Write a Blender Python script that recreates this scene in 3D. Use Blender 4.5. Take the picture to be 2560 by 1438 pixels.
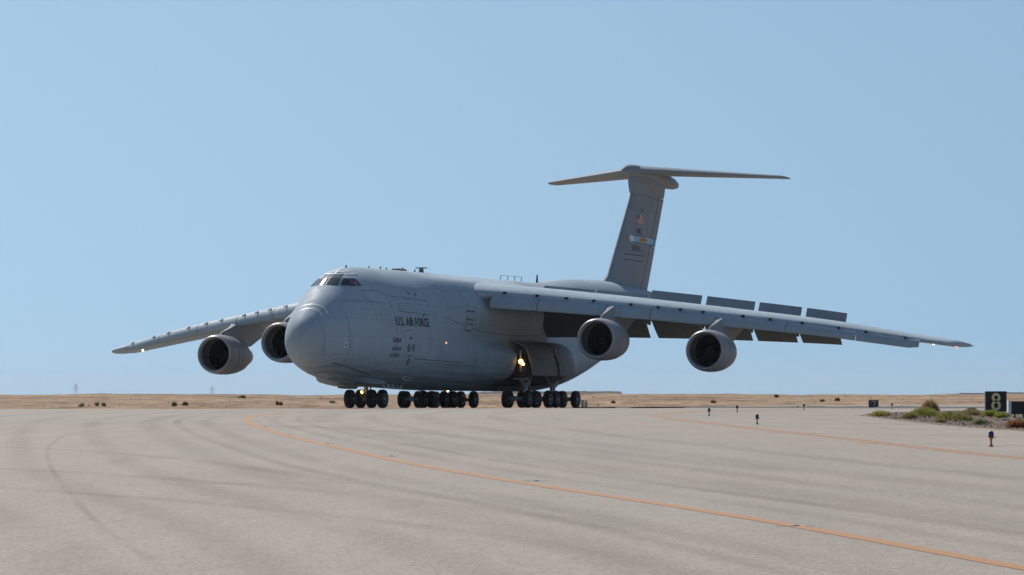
import bpy, bmesh, math, random
import numpy as np
from mathutils import Matrix, Vector
random.seed(7); rng = np.random.RandomState(7)
scene = bpy.context.scene
for o in list(bpy.data.objects): bpy.data.objects.remove(o)
C = scene.collection
R = math.radians

# ------------------------------------------------------------------ camera, sky, sun, exposure
EYE = 1.35
FPX = 8556.0                       # focal length in pixels of a 2560 wide frame
cam_d = bpy.data.cameras.new('camera'); cam = bpy.data.objects.new('camera', cam_d); C.objects.link(cam)
cam_d.sensor_width = 36.0; cam_d.lens = FPX / 2560 * 36.0
cam_d.clip_start = 0.5; cam_d.clip_end = 30000
PITCH = math.atan((960 - 719) / FPX)
cam.location = (0, 0, EYE)
cam.rotation_euler = (Matrix.Rotation(R(90) + PITCH, 3, 'X') @ Matrix.Rotation(R(-0.081), 3, 'Z')).to_euler()
scene.camera = cam

SUN = Vector((-0.32, 0.63, 0.70)).normalized()
world = bpy.data.worlds.new('World'); scene.world = world; world.use_nodes = True
wn = world.node_tree.nodes; wl = world.node_tree.links
sky = wn.new('ShaderNodeTexSky'); sky.sky_type = 'NISHITA'; sky.sun_disc = False
sky.sun_elevation = math.asin(SUN.z); sky.sun_rotation = math.atan2(SUN.x, SUN.y)
sky.altitude = 0; sky.air_density = 1.0; sky.dust_density = 0.65; sky.ozone_density = 2.4
tc = wn.new('ShaderNodeTexCoord'); sep = wn.new('ShaderNodeSeparateXYZ'); com = wn.new('ShaderNodeCombineXYZ')
mx = wn.new('ShaderNodeMath'); mx.operation = 'MAXIMUM'; mx.inputs[1].default_value = 0.0
pw = wn.new('ShaderNodeMath'); pw.operation = 'POWER'; pw.inputs[1].default_value = 1.5
ma = wn.new('ShaderNodeMath'); ma.operation = 'MULTIPLY_ADD'; ma.inputs[1].default_value = 0.85; ma.inputs[2].default_value = 0.20; nv = wn.new('ShaderNodeVectorMath'); nv.operation = 'NORMALIZE'
wl.new(tc.outputs['Generated'], sep.inputs[0])
wl.new(sep.outputs[0], com.inputs[0]); wl.new(sep.outputs[1], com.inputs[1]); wl.new(sep.outputs[2], mx.inputs[0]); wl.new(mx.outputs[0], pw.inputs[0]); wl.new(pw.outputs[0], ma.inputs[0]); wl.new(ma.outputs[0], com.inputs[2])
wl.new(com.outputs[0], nv.inputs[0]); wl.new(nv.outputs[0], sky.inputs[0])
tint = wn.new('ShaderNodeVectorMath'); tint.operation = 'MULTIPLY'; tint.inputs[1].default_value = (0.95, 1.05, 1.02)
wl.new(sky.outputs[0], tint.inputs[0]); wl.new(tint.outputs[0], wn['Background'].inputs[0]); wn['Background'].inputs[1].default_value = 0.088
sun_d = bpy.data.lights.new('sun', 'SUN'); sun_d.energy = 4.4; sun_d.angle = R(0.53); sun_d.color = (1.0, 0.95, 0.88)
sun = bpy.data.objects.new('sun', sun_d); C.objects.link(sun); sun.rotation_euler = SUN.to_track_quat('Z', 'Y').to_euler()
sun.location = SUN * 200
scene.view_settings.view_transform = 'Standard'; scene.view_settings.look = 'None'
scene.view_settings.exposure = 0.0; scene.view_settings.gamma = 1.0

# ------------------------------------------------------------------ helpers
def tag(o, label=None, cat=None, group=None, kind=None):
    if label: o['label'] = label
    if cat: o['category'] = cat
    if group: o['group'] = group
    if kind: o['kind'] = kind
    return o
def empty(name, loc=(0, 0, 0), rz=0):
    o = bpy.data.objects.new(name, None); C.objects.link(o); o.location = loc; o.rotation_euler = (0, 0, rz)
    o.empty_display_size = 0.5
    return o
def mesh(verts, faces, fix=True, smooth=None):
    me = bpy.data.meshes.new('m'); me.from_pydata([tuple(map(float, v)) for v in verts], [], faces)
    if fix:
        bm = bmesh.new(); bm.from_mesh(me); bmesh.ops.recalc_face_normals(bm, faces=bm.faces); bm.to_mesh(me); bm.free()
    if smooth is not None:
        me.polygons.foreach_set('use_smooth', [True] * len(me.polygons)); me.set_sharp_from_angle(angle=R(smooth))
    me.update(); return me
def obj(name, me, mat, parent=None):
    o = bpy.data.objects.new(name, me); C.objects.link(o); me.name = name
    if mat: me.materials.append(mat)
    if parent: o.parent = parent
    return o
class MB:
    def __init__(s): s.v = []; s.f = []
    def add(s, v, f):
        n = len(s.v); s.v += [tuple(p) for p in v]; s.f += [tuple(i + n for i in q) for q in f]; return s
    def box(s, c, d, rot=None):
        v = []
        for k in range(8):
            p = Vector(((k & 1) - .5, (k >> 1 & 1) - .5, (k >> 2 & 1) - .5)); p = Vector((p.x * d[0], p.y * d[1], p.z * d[2]))
            if rot: p = rot @ p
            v.append(p + Vector(c))
        return s.add(v, [(0, 2, 3, 1), (4, 5, 7, 6), (0, 1, 5, 4), (2, 6, 7, 3), (0, 4, 6, 2), (1, 3, 7, 5)])
    def tube(s, a, b, r, r2=None, n=10):
        a = Vector(a); b = Vector(b); r2 = r if r2 is None else r2
        q = (b - a).to_track_quat('Z', 'Y'); v = []
        for p, rr in ((a, r), (b, r2)):
            for k in range(n): v.append(p + q @ Vector((rr * math.cos(k * 2 * math.pi / n), rr * math.sin(k * 2 * math.pi / n), 0)))
        f = [(k, (k + 1) % n, n + (k + 1) % n, n + k) for k in range(n)] + [tuple(range(n))[::-1], tuple(range(n, 2 * n))]
        return s.add(v, f)
    def lathe(s, prof, M=None, n=32, close=False):
        # prof: (x along axis, r); axis = +X
        v = []; f = []
        for x, r in prof:
            for k in range(n):
                t = k * 2 * math.pi / n; p = Vector((x, r * math.cos(t), r * math.sin(t))); v.append(M @ p if M else p)
        m = len(prof)
        for i in range(m if close else m - 1):
            j = (i + 1) % m
            for k in range(n): f.append((i * n + k, i * n + (k + 1) % n, j * n + (k + 1) % n, j * n + k))
        if not close:
            if prof[0][1] > 1e-3: f.append(tuple(range(n))[::-1])
            if prof[-1][1] > 1e-3: f.append(tuple(range((m - 1) * n, m * n)))
        return s.add(v, f)
    def loft(s, rings, cap=True):
        n = len(rings[0]); v = [p for r in rings for p in r]; f = []
        for i in range(len(rings) - 1):
            for k in range(n): f.append((i * n + k, i * n + (k + 1) % n, (i + 1) * n + (k + 1) % n, (i + 1) * n + k))
        if cap: f += [tuple(range(n))[::-1], tuple(range((len(rings) - 1) * n, len(rings) * n))]
        return s.add(v, f)
    def build(s, name, mat, parent=None, smooth=None, fix=True): return obj(name, mesh(s.v, s.f, fix, smooth), mat, parent)

def mat(name, col, rough=0.6, metal=0.0, var=0.0, scale=4.0, stretch=(1, 1, 1), bump=0.0, bscale=30.0, emit=None, estr=0, spec=0.5, detail=5, col2=None, coat=0.0):
    m = bpy.data.materials.new(name); m.use_nodes = True; n = m.node_tree.nodes; l = m.node_tree.links; b = n['Principled BSDF']
    b.inputs['Base Color'].default_value = (*col, 1); b.inputs['Roughness'].default_value = rough; b.inputs['Metallic'].default_value = metal
    b.inputs['Specular IOR Level'].default_value = spec; b.inputs['Coat Weight'].default_value = coat
    t = n.new('ShaderNodeTexCoord'); mp = n.new('ShaderNodeMapping'); mp.inputs['Scale'].default_value = stretch; l.new(t.outputs['Object'], mp.inputs[0])
    if var or col2:
        no = n.new('ShaderNodeTexNoise'); no.inputs['Scale'].default_value = scale; no.inputs['Detail'].default_value = detail; l.new(mp.outputs[0], no.inputs[0])
        cr = n.new('ShaderNodeValToRGB'); e = cr.color_ramp.elements; e[0].position = 0.3; e[1].position = 0.7
        c2 = col2 or tuple(min(1, c * (1 + var)) for c in col); c1 = col if col2 else tuple(c * (1 - var) for c in col)
        e[0].color = (*c1, 1); e[1].color = (*c2, 1); l.new(no.outputs[0], cr.inputs[0]); l.new(cr.outputs[0], b.inputs['Base Color'])
    if bump:
        n2 = n.new('ShaderNodeTexNoise'); n2.inputs['Scale'].default_value = bscale; n2.inputs['Detail'].default_value = 4; l.new(mp.outputs[0], n2.inputs[0])
        bp = n.new('ShaderNodeBump'); bp.inputs['Strength'].default_value = bump; bp.inputs['Distance'].default_value = 0.02; l.new(n2.outputs[0], bp.inputs['Height']); l.new(bp.outputs[0], b.inputs['Normal'])
    if emit: b.inputs['Emission Color'].default_value = (*emit, 1); b.inputs['Emission Strength'].default_value = estr
    return m

def paint_mat(name, base, dirt, rough=0.42, amount=0.5, grime_shade=0.0, panels=False):
    """weathered aircraft paint: blotchy fade, vertical run streaks, faint panel joints"""
    m = bpy.data.materials.new(name); m.use_nodes = True; n = m.node_tree.nodes; l = m.node_tree.links; b = n['Principled BSDF']
    t = n.new('ShaderNodeTexCoord')
    def noise(sc, st, det=5):
        mp = n.new('ShaderNodeMapping'); mp.inputs['Scale'].default_value = st; l.new(t.outputs['Object'], mp.inputs[0])
        q = n.new('ShaderNodeTexNoise'); q.inputs['Scale'].default_value = sc; q.inputs['Detail'].default_value = det; l.new(mp.outputs[0], q.inputs[0]); return q
    def ramp(q, a, bb):
        r = n.new('ShaderNodeMapRange'); r.inputs[1].default_value = a; r.inputs[2].default_value = bb; l.new(q.outputs[0], r.inputs[0]); return r
    def mixc(fac, c1, c2, f=None):
        x = n.new('ShaderNodeMix'); x.data_type = 'RGBA'
        if isinstance(fac, float): x.inputs[0].default_value = fac
        else: l.new(fac, x.inputs[0])
        for sck, c in ((x.inputs[6], c1), (x.inputs[7], c2)):
            if isinstance(c, tuple): sck.default_value = (*c, 1)
            else: l.new(c, sck)
        return x.outputs[2]
    def mul(a, k):
        q = n.new('ShaderNodeMath'); q.operation = 'MULTIPLY'; l.new(a, q.inputs[0]); q.inputs[1].default_value = k; return q.outputs[0]
    fade = ramp(noise(0.25, (1, 1, 1.6)), 0.35, 0.7)
    c = mixc(mul(fade.outputs[0], 0.5), base, tuple(x * 1.22 for x in base))
    streak = ramp(noise(1.0, (3.5, 3.5, 0.35), 6), 0.5, 0.78)
    c = mixc(mul(streak.outputs[0], amount), c, dirt)
    spots = ramp(noise(2.2, (1, 1, 1), 8), 0.62, 0.8)
    c = mixc(mul(spots.outputs[0], amount * 0.6), c, dirt)
    if grime_shade:  # streaked grime low on the hull, with belly shade painted into its dark tone
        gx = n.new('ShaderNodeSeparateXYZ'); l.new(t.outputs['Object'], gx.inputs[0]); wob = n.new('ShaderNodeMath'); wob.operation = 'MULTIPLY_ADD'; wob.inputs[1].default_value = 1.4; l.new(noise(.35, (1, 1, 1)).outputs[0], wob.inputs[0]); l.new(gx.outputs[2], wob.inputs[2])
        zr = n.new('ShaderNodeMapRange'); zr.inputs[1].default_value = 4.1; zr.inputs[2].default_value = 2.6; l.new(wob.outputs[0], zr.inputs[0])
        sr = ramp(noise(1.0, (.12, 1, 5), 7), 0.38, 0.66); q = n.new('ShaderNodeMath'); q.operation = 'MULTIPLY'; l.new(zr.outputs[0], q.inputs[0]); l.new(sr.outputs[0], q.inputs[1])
        c = mixc(mul(q.outputs[0], grime_shade), c, tuple(x * .8 for x in dirt))
    # patches of newer paint in rough rectangles
    v = n.new('ShaderNodeTexVoronoi'); v.distance = 'CHEBYCHEV'; v.inputs['Scale'].default_value = 0.55
    mp = n.new('ShaderNodeMapping'); mp.inputs['Scale'].default_value = (0.8, 1, 1.3); l.new(t.outputs['Object'], mp.inputs[0]); l.new(mp.outputs[0], v.inputs[0])
    sp = n.new('ShaderNodeSeparateColor'); l.new(v.outputs['Color'], sp.inputs[0])
    pr = n.new('ShaderNodeMapRange'); pr.inputs[1].default_value = 0.7; pr.inputs[2].default_value = 1.0; l.new(sp.outputs[0], pr.inputs[0])
    c = mixc(mul(pr.outputs[0], 0.22), c, tuple(x * 0.8 for x in base))
    if panels:
        gp = n.new('ShaderNodeSeparateXYZ'); l.new(t.outputs['Object'], gp.inputs[0]); gc = n.new('ShaderNodeCombineXYZ'); l.new(gp.outputs[0], gc.inputs[0]); l.new(gp.outputs[2], gc.inputs[1])
        br = n.new('ShaderNodeTexBrick'); br.offset = .37; br.inputs['Scale'].default_value = 1; br.inputs['Brick Width'].default_value = 2.6; br.inputs['Row Height'].default_value = 1.15; br.inputs['Mortar Size'].default_value = .016; br.inputs['Mortar Smooth'].default_value = .3; br.inputs['Bias'].default_value = 0
        br.inputs['Color1'].default_value = (1, 1, 1, 1); br.inputs['Color2'].default_value = (.93, .935, .94, 1); br.inputs['Mortar'].default_value = (.70, .71, .72, 1); l.new(gc.outputs[0], br.inputs[0])
        mm_ = n.new('ShaderNodeMix'); mm_.data_type = 'RGBA'; mm_.blend_type = 'MULTIPLY'; mm_.inputs[0].default_value = .8; l.new(c, mm_.inputs[6]); l.new(br.outputs[0], mm_.inputs[7]); c = mm_.outputs[2]
    l.new(c, b.inputs['Base Color'])
    rr = ramp(noise(1.3, (1, 1, 0.5)), 0.3, 0.7); rr.inputs[3].default_value = rough - 0.08; rr.inputs[4].default_value = rough + 0.12
    l.new(rr.outputs[0], b.inputs['Roughness']); b.inputs['Specular IOR Level'].default_value = 0.10
    bp = n.new('ShaderNodeBump'); bp.inputs['Strength'].default_value = 0.25; bp.inputs['Distance'].default_value = 0.05
    l.new(noise(0.9, (1, 1, 1), 3).outputs[0], bp.inputs['Height']); l.new(bp.outputs[0], b.inputs['Normal'])
    return m

M = dict(
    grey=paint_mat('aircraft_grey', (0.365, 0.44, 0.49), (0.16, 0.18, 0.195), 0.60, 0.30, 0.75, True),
    radome=paint_mat('radome_grey', (0.345, 0.41, 0.45), (0.18, 0.19, 0.2), 0.60, 0.2),
    slat=paint_mat('slat_grey', (0.32, 0.385, 0.43), (0.18, 0.19, 0.2), 0.40, 0.22),
    nacelle=paint_mat('nacelle_grey', (0.30, 0.31, 0.32), (0.15, 0.15, 0.15), 0.42, 0.35),
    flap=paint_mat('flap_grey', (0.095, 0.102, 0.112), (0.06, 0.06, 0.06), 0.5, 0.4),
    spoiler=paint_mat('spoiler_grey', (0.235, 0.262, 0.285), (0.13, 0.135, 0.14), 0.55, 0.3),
    tail=paint_mat('tail_grey', (0.275, 0.295, 0.32), (0.15, 0.15, 0.155), 0.6, 0.3, 0.0, True),
    lip=mat('inlet_lip_metal', (0.34, 0.335, 0.335), 0.42, 0.1, var=0.08, scale=3),
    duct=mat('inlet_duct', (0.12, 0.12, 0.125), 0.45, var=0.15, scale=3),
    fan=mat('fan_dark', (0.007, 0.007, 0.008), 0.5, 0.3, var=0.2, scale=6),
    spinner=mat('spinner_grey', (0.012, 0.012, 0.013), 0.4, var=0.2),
    exhaust=mat('exhaust_metal', (0.22, 0.18, 0.14), 0.4, 0.8, var=0.2, scale=3),
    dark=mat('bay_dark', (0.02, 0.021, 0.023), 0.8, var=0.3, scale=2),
    seam=mat('seam_dark', (0.11, 0.118, 0.125), 0.7, var=0.2, scale=3),
    letter=mat('marking_dark', (0.05, 0.056, 0.066), 0.6, var=0.2, scale=3),
    lettersoft=mat('marking_faded', (0.085, 0.09, 0.10), 0.6, var=0.2, scale=3),
    white=mat('marking_white', (0.72, 0.73, 0.74), 0.5, var=0.08, scale=5),
    glass=mat('cockpit_glass', (0.012, 0.018, 0.022), 0.06, spec=0.6, var=0.3, scale=1.5),
    glassp=mat('cockpit_glass_pale', (0.12, 0.16, 0.18), 0.12, spec=0.6, var=0.2, scale=1.5),
    glassb=mat('window_blind_brown', (0.11, 0.06, 0.05), 0.25, spec=0.5, var=0.4, scale=4),
    tyre=mat('tyre_rubber', (0.016, 0.016, 0.017), 0.85, var=0.3, scale=6, bump=0.2, bscale=40),
    rim=mat('wheel_rim', (0.33, 0.34, 0.36), 0.4, 0.3, var=0.15, scale=8),
    strut=mat('strut_grey', (0.36, 0.36, 0.37), 0.4, 0.2, var=0.2, scale=5),
    oleo=mat('oleo_chrome', (0.62, 0.63, 0.65), 0.2, 0.9, var=0.05),
    gear=mat('gear_dirty', (0.26, 0.26, 0.255), 0.6, var=0.4, scale=5),
    door=paint_mat('gear_door_grey', (0.20, 0.20, 0.20), (0.09, 0.085, 0.08), 0.5, 0.5),
    blue=mat('band_blue', (0.20, 0.50, 0.80), 0.5, var=0.06), gold=mat('band_gold', (0.72, 0.33, 0.05), 0.5, var=0.06),
    red=mat('flag_red', (0.50, 0.10, 0.12), 0.5, var=0.06), pink=mat('flag_pale', (0.65, 0.48, 0.50), 0.5, var=0.06), navy=mat('flag_blue', (0.05, 0.06, 0.12), 0.5, var=0.06),
    lampw=mat('landing_lamp', (0.9, 0.85, 0.7), 0.3, emit=(1.0, 0.50, 0.12), estr=9, var=0.02),
    lamps=mat('small_lamp', (0.9, 0.85, 0.75), 0.3, emit=(1.0, 0.74, 0.45), estr=3.5, var=0.02),
    lampa=mat('amber_lamp', (0.9, 0.5, 0.2), 0.3, emit=(1.0, 0.62, 0.35), estr=1.4, var=0.02),
    lampr=mat('red_lamp', (0.9, 0.1, 0.05), 0.3, emit=(1.0, 0.08, 0.04), estr=5, var=0.02),
)

# ------------------------------------------------------------------ ground
D0, D1, SL = 150.0, 229.0, 0.0071
def g(y):
    """height of the pavement: level, then over a gentle crest"""
    if y < D0: return 0.0
    if y < D1: return -SL * (y - D0) ** 2 / (2 * (D1 - D0))
    return -SL * (D1 - D0) / 2 - SL * (y - D1)
def ground_mat():
    m = bpy.data.materials.new('taxiway_asphalt'); m.use_nodes = True; n = m.node_tree.nodes; l = m.node_tree.links; b = n['Principled BSDF']
    t = n.new('ShaderNodeTexCoord')
    def noise(sc, st=(1, 1, 1), det=6, rough=.55):
        mp = n.new('ShaderNodeMapping'); mp.inputs['Scale'].default_value = st; l.new(t.outputs['Object'], mp.inputs[0])
        q = n.new('ShaderNodeTexNoise'); q.inputs['Scale'].default_value = sc; q.inputs['Detail'].default_value = det; q.inputs['Roughness'].default_value = rough; l.new(mp.outputs[0], q.inputs[0]); return q.outputs[0]
    def mr(x, a, b_, c, d):
        r = n.new('ShaderNodeMapRange'); r.inputs[1].default_value = a; r.inputs[2].default_value = b_; r.inputs[3].default_value = c; r.inputs[4].default_value = d; l.new(x, r.inputs[0]); return r.outputs[0]
    def mul(a, b_):
        q = n.new('ShaderNodeMath'); q.operation = 'MULTIPLY'; l.new(a, q.inputs[0]); l.new(b_, q.inputs[1]); return q.outputs[0]
    f = mr(noise(0.12, (1, .35, 1)), 0.3, 0.7, 0.95, 1.05)
    f = mul(f, mr(noise(0.9, (1, .12, 1)), 0.3, 0.7, 0.93, 1.05))
    f = mul(f, mr(noise(5.0, (1, .25, 1), 4), 0.3, 0.7, 0.95, 1.05))
    f = mul(f, mr(noise(55, (1, .35, 1), 3, .7), 0.25, 0.75, 0.74, 1.27))
    v = n.new('ShaderNodeTexVoronoi'); v.inputs['Scale'].default_value = 34; mp = n.new('ShaderNodeMapping'); mp.inputs['Scale'].default_value = (1, .4, 1); l.new(t.outputs['Object'], mp.inputs[0]); l.new(mp.outputs[0], v.inputs[0])
    sp = n.new('ShaderNodeSeparateColor'); l.new(v.outputs['Color'], sp.inputs[0]); f = mul(f, mr(sp.outputs[0], 0, 1, .86, 1.14))
    hue = n.new('ShaderNodeMix'); hue.data_type = 'RGBA'; hue.inputs[6].default_value = (0.322, 0.268, 0.220, 1); hue.inputs[7].default_value = (0.296, 0.260, 0.221, 1)
    l.new(mr(noise(0.05, (1, .4, 1), 3), .35, .65, 0, 1), hue.inputs[0])
    x = n.new('ShaderNodeVectorMath'); x.operation = 'SCALE'; l.new(hue.outputs[2], x.inputs[0]); l.new(f, x.inputs['Scale']); l.new(x.outputs[0], b.inputs['Base Color'])
    b.inputs['Roughness'].default_value = 0.85; b.inputs['Specular IOR Level'].default_value = 0.25
    bp = n.new('ShaderNodeBump'); bp.inputs['Strength'].default_value = 0.35; bp.inputs['Distance'].default_value = 0.01; l.new(noise(60, (1, .5, 1), 3), bp.inputs['Height']); l.new(bp.outputs[0], b.inputs['Normal'])
    return m
MG = ground_mat()
DESERT0 = 292.0
ys = list(np.arange(-30, 150, 6.0)) + list(np.arange(150, DESERT0 + 4, 2.0))
xs = [-500, -200, -80, -40, -20, 0, 20, 40, 80, 200, 500]
v = [(x, y, g(y)) for y in ys for x in xs]; nx = len(xs)
f = [(j * nx + i, j * nx + i + 1, (j + 1) * nx + i + 1, (j + 1) * nx + i) for j in range(len(ys) - 1) for i in range(nx - 1)]
taxiway = tag(obj('taxiway', mesh(v, f, False), MG), kind='structure')

# sand: everything beyond the pavement, one sheet to the horizon, lying below the pavement near by
_hn = {}
def hash_noise(x, y, s, seed):
    if seed not in _hn:
        r = np.random.RandomState(seed); ph = r.rand(6, 2) * 6.28; an = r.rand(6) * 6.28
        _hn[seed] = [(math.cos(an[k]) * (0.6 + 0.25 * k) * 6.28 / s, math.sin(an[k]) * (0.6 + 0.25 * k) * 6.28 / s, ph[k, 0], 1 / (1 + .35 * k)) for k in range(6)]
    return sum(math.sin(x * a + y * b + p) * w for a, b, p, w in _hn[seed]) / 3.0
def zsand(x, y):
    edge = DESERT0 + 2.0 * hash_noise(x, 0, 60, 5)
    if y < edge: return min(g(y), 0) - 0.12
    base = g(edge) - 0.02
    t = min(1, (y - edge) / 10.0)
    a = base + 0.05 * t                                           # low sandy lip at the pavement edge
    crest_y = 640 + 60 * hash_noise(x, 0, 400, 9)
    crest = EYE - (25.3 + 2.0 * hash_noise(x, 3, 45, 2) + 1.6 * hash_noise(x, 0, 9, 4)) / FPX * crest_y
    if x > 12: crest -= min(1, (x - 12) / 40) * 0.16
    if y < crest_y:
        q = (y - edge) / (crest_y - edge); q = q * q * (3 - 2 * q)
        return a + (crest - a) * q + 0.09 * t * hash_noise(x, y, 14, 8) * (1 - q) + 0.05 * t * hash_noise(x, y * .5, 5, 12)
    return crest - (y - crest_y) * 0.0042 - 0.2 * min(1, (y - crest_y) / 50)
sx = list(np.concatenate([np.linspace(-6000, -400, 12), np.arange(-150, 150.1, 1.5), np.linspace(400, 6000, 12)]))
sy = list(np.concatenate([np.linspace(-3000, -60, 6), np.linspace(-40, 280, 20), np.arange(284, 330, 1.5), np.arange(332, 480, 5), np.arange(484, 760, 9), np.linspace(800, 12000, 30)]))
v = [(x, y, zsand(x, y)) for y in sy for x in sx]; nx = len(sx)
f = [(j * nx + i, j * nx + i + 1, (j + 1) * nx + i + 1, (j + 1) * nx + i) for j in range(len(sy) - 1) for i in range(nx - 1)]
def sand_mat():
    m = mat('desert_sand', (0.30, 0.19, 0.115), 0.95, var=0.0, spec=0.1); n = m.node_tree.nodes; l = m.node_tree.links; b = n['Principled BSDF']
    t = n.new('ShaderNodeTexCoord')
    def noise(sc, st, det=6):
        mp = n.new('ShaderNodeMapping'); mp.inputs['Scale'].default_value = st; l.new(t.outputs['Object'], mp.inputs[0])
        q = n.new('ShaderNodeTexNoise'); q.inputs['Scale'].default_value = sc; q.inputs['Detail'].default_value = det; l.new(mp.outputs[0], q.inputs[0]); return q.outputs[0]
    def ramp(x, stops):
        r = n.new('ShaderNodeValToRGB'); e = r.color_ramp.elements
        while len(e) < len(stops): e.new(0.5)
        for k, (p, c) in enumerate(stops): e[k].position = p; e[k].color = (*c, 1)
        l.new(x, r.inputs[0]); return r.outputs[0]
    c1 = ramp(noise(0.06, (1, .25, 1)), [(.3, (0.20, 0.125, 0.083)), (.48, (0.325, 0.22, 0.138)), (.72, (0.43, 0.30, 0.185))])
    c2 = ramp(noise(0.7, (1, .12, 1), 8), [(.38, (0.55, 0.5, 0.48)), (.55, (1, 1, 1))])
    x = n.new('ShaderNodeMix'); x.data_type = 'RGBA'; x.blend_type = 'MULTIPLY'; x.inputs[0].default_value = 0.8; l.new(c1, x.inputs[6]); l.new(c2, x.inputs[7]); l.new(x.outputs[2], b.inputs['Base Color'])
    return m
tag(obj('desert_ground', mesh(v, f, False, 180), sand_mat()), kind='structure')

# ---- painted lines, joints and tyre marks on the pavement
def catmull(P, step):
    P = [np.array(p, float) for p in P]; P = [2 * P[0] - P[1]] + P + [2 * P[-1] - P[-2]]; out = []
    for i in range(1, len(P) - 2):
        m = max(2, int(np.linalg.norm(P[i + 1] - P[i]) / step))
        for k in range(m):
            t = k / m; out.append(.5 * (2 * P[i] + (P[i + 1] - P[i - 1]) * t + (2 * P[i - 1] - 5 * P[i] + 4 * P[i + 1] - P[i + 2]) * t * t + (3 * P[i] - P[i - 1] - 3 * P[i + 1] + P[i + 2]) * t ** 3))
    out.append(P[-2]); return out
def ribbon(path, w, h, jit=0.0, step=1.0):
    """flat strip following the pavement; w is a width or a function of arc fraction"""
    p = catmull(path, step); v = []; f = []; n = len(p)
    for i, q in enumerate(p):
        t = p[min(i + 1, n - 1)] - p[max(i - 1, 0)]; t = t / (np.linalg.norm(t) + 1e-9); nn = np.array((t[1], -t[0])); ww = w(i / (n - 1)) if callable(w) else w
        for s in (-1, 0, 1):
            e = q + nn * s * ww / 2 * (1 + jit * (random.random() - .5)); v.append((e[0], e[1], g(e[1]) + h))
    for i in range(n - 1):
        for k in (0, 1): f.append((3 * i + k, 3 * i + k + 1, 3 * i + k + 4, 3 * i + k + 3))
    return mesh(v, f, False)
def worn_paint(name, col, wear=0.35, scale=9):
    m = bpy.data.materials.new(name); m.use_nodes = True; n = m.node_tree.nodes; l = m.node_tree.links; b = n['Principled BSDF']
    t = n.new('ShaderNodeTexCoord'); q = n.new('ShaderNodeTexNoise'); q.inputs['Scale'].default_value = scale; q.inputs['Detail'].default_value = 8; l.new(t.outputs['Object'], q.inputs[0])
    r = n.new('ShaderNodeValToRGB'); e = r.color_ramp.elements; e[0].position = wear; e[1].position = wear + .22
    e[0].color = (*[c * .62 + .09 for c in col], 1); e[1].color = (*col, 1); l.new(q.outputs[0], r.inputs[0]); l.new(r.outputs[0], b.inputs['Base Color']); b.inputs['Roughness'].default_value = .8; return m
def stain_mat(name, col, alpha, scale, stretch=(1, .1, 1), lo=.35, hi=.65):
    m = bpy.data.materials.new(name); m.use_nodes = True; n = m.node_tree.nodes; l = m.node_tree.links; b = n['Principled BSDF']
    b.inputs['Base Color'].default_value = (*col, 1); b.inputs['Roughness'].default_value = .9
    t = n.new('ShaderNodeTexCoord'); mp = n.new('ShaderNodeMapping'); mp.inputs['Scale'].default_value = stretch; l.new(t.outputs['Object'], mp.inputs[0])
    q = n.new('ShaderNodeTexNoise'); q.inputs['Scale'].default_value = scale; q.inputs['Detail'].default_value = 6; l.new(mp.outputs[0], q.inputs[0])
    r = n.new('ShaderNodeMapRange'); r.inputs[1].default_value = lo; r.inputs[2].default_value = hi; r.inputs[3].default_value = alpha * .25; r.inputs[4].default_value = alpha; l.new(q.outputs[0], r.inputs[0])
    a = n.new('ShaderNodeAttribute'); a.attribute_name = 'fade'; x = n.new('ShaderNodeMath'); x.operation = 'MULTIPLY'; l.new(r.outputs[0], x.inputs[0]); l.new(a.outputs['Fac'], x.inputs[1])
    l.new(x.outputs[0], b.inputs['Alpha']); return m
def stain(name, path, w, h, m, step=1.5):
    """rubber mark: opaque along the middle, thinning to both edges and ends"""
    p = catmull(path, step); v = []; f = []; fa = []; n = len(p)
    for i, q in enumerate(p):
        t = p[min(i + 1, n - 1)] - p[max(i - 1, 0)]; t = t / (np.linalg.norm(t) + 1e-9); nn = np.array((t[1], -t[0])); ef = min(1, i / 6, (n - 1 - i) / 6)
        for s, a in ((-1, 0), (-.45, .8), (0, 1), (.45, .8), (1, 0)):
            e = q + nn * s * w / 2; v.append((e[0], e[1], g(e[1]) + h)); fa.append(a * ef)
    for i in range(n - 1):
        for k in range(4): f.append((5 * i + k, 5 * i + k + 1, 5 * i + k + 6, 5 * i + k + 5))
    me = mesh(v, f, False); at = me.attributes.new('fade', 'FLOAT', 'POINT'); at.data.foreach_set('value', fa)
    o = obj(name, me, m, taxiway); return o
CL = [(5.6, 12), (3.73, 25.02), (2.71, 32.24), (1.83, 37.5), (0.61, 44.13), (-0.47, 50.32), (-1.96, 59.75), (-3.65, 72.56), (-5.44, 86.15), (-6.92, 98.71), (-8.31, 111.09), (-9.51, 122.93), (-10.45, 136.0), (-11.0, 149), (-10.95, 161), (-10.5, 175), (-9.7, 195), (-8.6, 214), (-7.2, 230)]
obj('centre_line', ribbon(CL, lambda t: .165 + .17 * t, .0032, .12, .6), worn_paint('line_orange', (0.37, 0.168, 0.050), .29), taxiway)
ED = [(11.2, 38), (9.9, 50), (9.10, 60.94), (8.71, 66.63), (8.37, 73.96), (8.01, 83.71), (7.48, 95.62), (7.0, 105.31), (6.49, 118.4), (6.09, 130.56), (5.88, 139), (6.0, 145.5), (6.5, 152), (7.52, 161.1), (9.09, 169.28), (11.5, 177), (15, 184), (21, 190)]
EM = worn_paint('edge_line_orange', (0.36, 0.168, 0.056), .31)
obj('edge_line', ribbon(ED, lambda t: .13 + .13 * t, .0032, .12, .6), EM, taxiway)
obj('edge_line', ribbon([(x + .27 + .0012 * (y - 60), y + (.0 if y < 140 else -1.6)) for x, y in ED], lambda t: .13 + .13 * t, .0032, .12, .6), EM, taxiway)
SM = stain_mat('joint_stain', (0.23, 0.15, 0.065), .75, 1.2, (1, 1, 1), .3, .6)
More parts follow.
